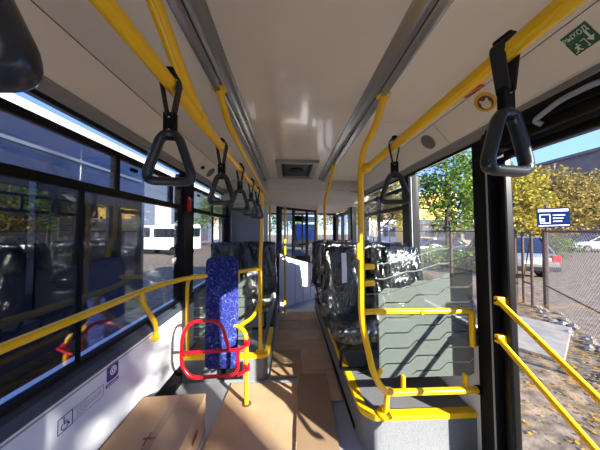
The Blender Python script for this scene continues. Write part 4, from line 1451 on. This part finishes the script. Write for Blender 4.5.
tree('added_shade_poplar', 'slim dense poplar standing behind the camera on the door side', (8.0, -8.3, GZ), 1.2,  # unseen tree, added to break up the sun on box and left wall
     [((0, 0, 3.4), (1.0, 1.0, 1.6)), ((0, 0, 5.2), (1.05, 1.05, 1.8)), ((0, 0, 2.0), (0.9, 0.9, 1.2)), ((0, 0, 7.0), (0.8, 0.8, 1.5))], 'foliage_green', 6000, 0.2)
tree('leafy_tree', 'green leafy tree close outside the window beside the door', (7.9, 11.0, GZ), 2.0,
     [((0.1, 0, 4.6), (1.6, 1.5, 1.7)), ((-1.0, 0.2, 3.6), (1.1, 1.2, 1.1)), ((1.2, -0.2, 3.6), (1.2, 1.2, 1.2)), ((0.3, 0.2, 2.5), (1.2, 1.1, 0.9)), ((0.0, 0, 5.9), (1.0, 1.0, 0.9)), ((1.6, 0.3, 4.9), (0.9, 1, 1))], 'foliage_green', 8500, 0.17)
tree('leafy_tree', 'yellow-green tree behind the door pillar above the red car', (13.6, 13.2, GZ), 1.8,
     [((0, 0, 4.2), (1.9, 1.8, 1.7)), ((-1.2, 0.3, 3.0), (1.4, 1.3, 1.2)), ((1.3, 0, 3.2), (1.4, 1.3, 1.2)), ((0.3, 0, 2.2), (1.7, 1.2, 0.9)), ((-0.9, 0, 5.2), (1.0, 1.0, 1.0))], 'foliage_yellow', 8000, 0.2)
tree('leafy_tree', 'broad dry yellow tree behind the blue notice board', (21.0, 18.0, GZ), 2.4,
     [((0, 0, 5.0), (3.2, 3.0, 2.4)), ((-2.4, 0.3, 3.8), (2.2, 2.0, 1.9)), ((2.6, 0, 4.2), (2.4, 2.2, 2.1)), ((0.5, -0.6, 2.6), (3.0, 1.6, 1.3))], 'foliage_dry', 11000, 0.26)
tree('leafy_tree', 'broad dry yellow tree at the right edge above the white car', (28.5, 19.0, GZ), 2.6,
     [((0, 0, 5.2), (3.2, 3.0, 2.4)), ((-2.2, 0.3, 4.0), (2.2, 2.0, 1.9)), ((2.6, 0, 4.4), (2.6, 2.4, 2.3)), ((0, -0.6, 2.9), (3.0, 1.6, 1.3))], 'foliage_dry', 9000, 0.28)
tree('leafy_tree', 'pale green tree outside the right window beside the wrapped seats', (6.0, 15.0, GZ), 2.0,
     [((0, 0, 4.4), (1.8, 1.8, 1.7)), ((-1.5, 0.3, 3.4), (1.3, 1.3, 1.2)), ((1.3, 0, 3.3), (1.4, 1.3, 1.3))], 'foliage_yellow', 5500, 0.2)
tree('leafy_tree', 'yellowing tree outside the front entrance', (6.0, 24.0, GZ), 2.2,
     [((0, 0, 4.6), (2.4, 2.2, 2.0)), ((-1.8, 0.3, 3.4), (1.6, 1.5, 1.5)), ((1.8, 0, 3.5), (1.7, 1.5, 1.5))], 'foliage_yellow', 5000, 0.24)
tree('leafy_tree', 'green tree seen through the windscreen', (-0.4, 36.0, GZ), 2.0,
     [((0, 0, 4.4), (2.6, 2.2, 2.2)), ((-2.0, 0.3, 3.0), (1.8, 1.5, 1.6)), ((2.0, 0, 3.1), (1.8, 1.5, 1.6))], 'foliage_green', 5000, 0.26)
tree('leafy_tree', 'green tree far outside the left windows', (-8.0, 26.0, GZ), 2.2,
     [((0, 0, 4.6), (2.4, 2.2, 2.0)), ((-1.8, 0.3, 3.4), (1.6, 1.5, 1.5)), ((1.8, 0, 3.5), (1.7, 1.5, 1.5))], 'foliage_green', 4000, 0.26)

# low scrub along the fence, each bush its own
for (px, py, r, lb, fol) in ((556, 247, 1.0, 'dry low bush behind the blue notice board', 'foliage_green'), (535, 232, 1.3, 'green bush left of the blue notice board', 'foliage_green'), (438, 258, 0.75, 'dark green bush outside the side window under the leafy tree', 'foliage_green'), (466, 260, 0.7, 'dark green bush outside the side window next to the door pillar', 'foliage_green')):
    p = P(px, py + 12, z=GZ)
    tree('low_bush', lb, (p.x, p.y, GZ), 0.3, [((0, 0, r * 0.8), (r * 1.4, r, r * 0.8)), ((r, 0.2, r * 0.6), (r, r * 0.8, r * 0.6))], fol, 2200, 0.13, 0.03, 'low bushes by the fence')

# rubble row and leaf litter
for i in range(46):
    q = i / 45
    base = pA.lerp(pA + dirn * 3.4, q) + Vector((random.uniform(-0.45, 0.05), random.uniform(-0.25, 0.15), 0))
    s_ = random.uniform(0.03, 0.10)
    bm = bmesh.new()
    bmesh.ops.create_icosphere(bm, subdivisions=1, radius=s_)
    for v in bm.verts:
        v.co *= random.uniform(0.7, 1.25)
        v.co.z *= 0.6
    me = bpy.data.meshes.new('stone')
    bm.to_mesh(me)
    bm.free()
    me.materials.append(M['rock'])
    o = bpy.data.objects.new('stone', me)
    C.objects.link(o)
    o.location = (base.x, base.y, GZ + s_ * 0.3)
    tag(o, 'rough grey stone in the row of rubble along the fence foot', 'stone', 'rubble stones along the fence')
vs, fs = [], []
for _ in range(3200):
    if random.random() < 0.6:
        b_ = pA + dirn * random.uniform(-1, 5)
        p = Vector((b_.x + random.gauss(-0.7, 0.7), b_.y + random.gauss(-0.2, 0.5), 0))
    else:
        p = Vector((random.uniform(2.2, 12), random.uniform(0.5, 12), 0))
    p.z = GZ + 0.012
    s_ = random.uniform(0.014, 0.032)
    a_ = random.random() * 6.28
    u = Vector((math.cos(a_), math.sin(a_), random.uniform(-0.15, 0.15)))
    v = Vector((-math.sin(a_), math.cos(a_), random.uniform(-0.15, 0.15)))
    k = len(vs)
    vs += [tuple(p - u * s_), tuple(p + v * s_ * 0.6), tuple(p + u * s_), tuple(p - v * s_ * 0.6)]
    fs.append((k, k + 1, k + 2, k + 3))
me = bpy.data.meshes.new('fallen_leaves')
me.from_pydata(vs, [], fs)
me.materials.append(M['litter'])
o = bpy.data.objects.new('fallen_leaves', me)
C.objects.link(o)
tag(o, 'yellow fallen leaves scattered over the yard', 'leaves', kind='stuff')


# buildings
def building(name, label, x0, x1, y0, y1, h, m, rows, face='x', wins=8, roof='bgrey', wm='bdark', bands=False):
    t = thing(name, label, 'building', (0, 0, GZ))
    MB().box(x0, x1, y0, y1, 0, h).build('walls', m, t)
    MB().box(x0 - 0.4, x1 + 0.4, y0 - 0.4, y1 + 0.4, h, h + 0.5).build('roof_parapet', roof, t)
    for (za, zb) in rows:
        for i in range(wins):
            if face == 'x':
                L = (y1 - y0) / wins
                ya_ = y0 + L * (i + 0.15)
                MB().box(x0 - 0.06, x0 + 0.05, ya_, ya_ + L * 0.7, za, zb).build('window', wm, t)
            else:
                L = (x1 - x0) / wins
                xa_ = x0 + L * (i + 0.15)
                MB().box(xa_, xa_ + L * 0.7, y0 - 0.06, y0 + 0.05, za, zb).build('window', wm, t)
    return t


building('office_block', 'large grey block with sloping-looking roofline above the yellow trees', 49, 62, 12, 62, 14.6, 'bgrey', ((10.4, 11.6), (6.5, 7.8)), 'x', 9)
building('yellow_building', 'yellow building behind the green tree outside the right window', 15.5, 23, 30, 36, 6.6, 'byellow', ((1.4, 2.6),), 'y', 4, 'bcream')
building('cream_garage', 'low cream building behind the dark blue car', 14.5, 22, 24, 27, 2.6, 'bcream', ((0.9, 1.9),), 'y', 5, 'bcream')
building('white_kiosk', 'white building outside the right window beside the wrapped seats', 8.5, 13, 27, 31, 3.4, 'bwhite', ((1.2, 2.4),), 'y', 5, 'bgrey')
# long depot shed left: white fascia over solid walls, an open front's shade put into their colour
t = thing('depot_shed', 'long depot shed with shade painted into its slate walls and a white fascia outside the left windows', 'building', (0, 0, GZ))
MB().box(-20, -14, -20, 60, 0, 8.0).build('walls', 'bslate', t)
MB().box(-20.2, -13.6, -20, 60, 8.08, 8.62).build('white_fascia', 'bwhite', t)
for i in range(13):
    MB().box(-14.05, -13.95, -18 + i * 6, -15 + i * 6, 0.3, 4.6).build('shutter_door', 'bcream' if i % 3 == 1 else 'bdark', t)
# parked bus alongside
t = thing('neighbour_bus', 'dark navy bus parked close alongside the left windows', 'bus', (0, 0, GZ))
nx0, nx1 = -5.40, -2.90
MB().box(nx0, nx1, -7.2, 4.7, 0.35, 3.20).build('body', 'neigh', t, bevel=0.12, smooth='auto')
for i in range(6):
    MB().box(nx1 - 0.01, nx1 + 0.012, -6.8 + i * 1.9, -6.8 + i * 1.9 + 1.82, 0.95, 2.55).build('window', 'neighglass', t, bevel=0.01)
MB().box(nx1 - 0.01, nx1 + 0.014, -7.0, 4.5, 2.80, 2.84).build('roof_line', 'bslate', t)
for yy in (-5.6, 1.9):
    MB().lathe([(0.3, -0.14), (0.46, -0.12), (0.48, 0), (0.46, 0.12), (0.3, 0.14)], (nx1 - 0.12, yy, 0.48), (1, 0, 0), 24).build('wheel', 'tyre', t, smooth='auto')
    MB().lathe([(0.3, -0.14), (0.46, -0.12), (0.48, 0), (0.46, 0.12), (0.3, 0.14)], (nx0 + 0.12, yy, 0.48), (1, 0, 0), 24).build('wheel', 'tyre', t, smooth='auto')
# white van outside the left front
t = thing('white_van', 'white van parked beyond the left side windows', 'van', (-10.2, 19.0, GZ), math.radians(75))
MB().prism([(-2.6, 0.4), (2.6, 0.4), (2.65, 1.1), (1.9, 1.3), (1.2, 2.3), (-2.5, 2.4), (-2.6, 1.2)], lambda u, v, k: (-0.98 + 1.96 * k, u, v)).build('body', 'carwhite', t, bevel=0.08, smooth='auto')
MB().prism([(1.78, 1.36), (1.22, 2.15), (0.55, 2.15), (0.55, 1.36)], lambda u, v, k: (-1.0 + 2.0 * k, u, v)).build('side_window', 'carglass', t)
MB().prism([(0.2, 1.36), (0.2, 2.05), (-1.9, 2.05), (-1.9, 1.36)], lambda u, v, k: (-0.99 + 1.98 * k, u, v)).build('side_window', 'carglass', t)
MB().box(-0.75, 0.75, -2.64, -2.55, 1.4, 2.1).build('rear_window', 'carglass', t)
for sx in (-0.92, 0.92):
    for yy in (-1.6, 1.7):
        MB().lathe([(0.2, -0.11), (0.33, -0.1), (0.34, 0), (0.33, 0.1), (0.2, 0.11)], (sx, yy, 0.34), (1, 0, 0), 20).build('wheel', 'tyre', t, smooth='auto')
    MB().box(sx - 0.06, sx + 0.06, -2.66, -2.5, 0.9, 1.35).build('tail_light', 'taillight', t)
# blue truck in front of the windscreen
t = thing('blue_truck', 'blue box truck standing in front of the windscreen', 'truck', (1.7, 27.0, GZ), math.radians(4))
MB().box(-1.1, 1.1, -2.2, 2.2, 0.9, 2.6).build('cargo_box', 'deepblue', t, bevel=0.03)
MB().box(-1.0, 1.0, 2.2, 3.7, 0.5, 2.2).build('cab', 'carwhite', t, bevel=0.1)
MB().box(-1.0, 1.0, -2.2, 2.2, 0.55, 0.9).build('chassis', 'rubber', t)
for sx in (-0.9, 0.9):
    for yy in (-1.3, 2.8):
        MB().lathe([(0.25, -0.13), (0.42, -0.12), (0.43, 0), (0.42, 0.12), (0.25, 0.13)], (sx, yy, 0.43), (1, 0, 0), 20).build('wheel', 'tyre', t, smooth='auto')
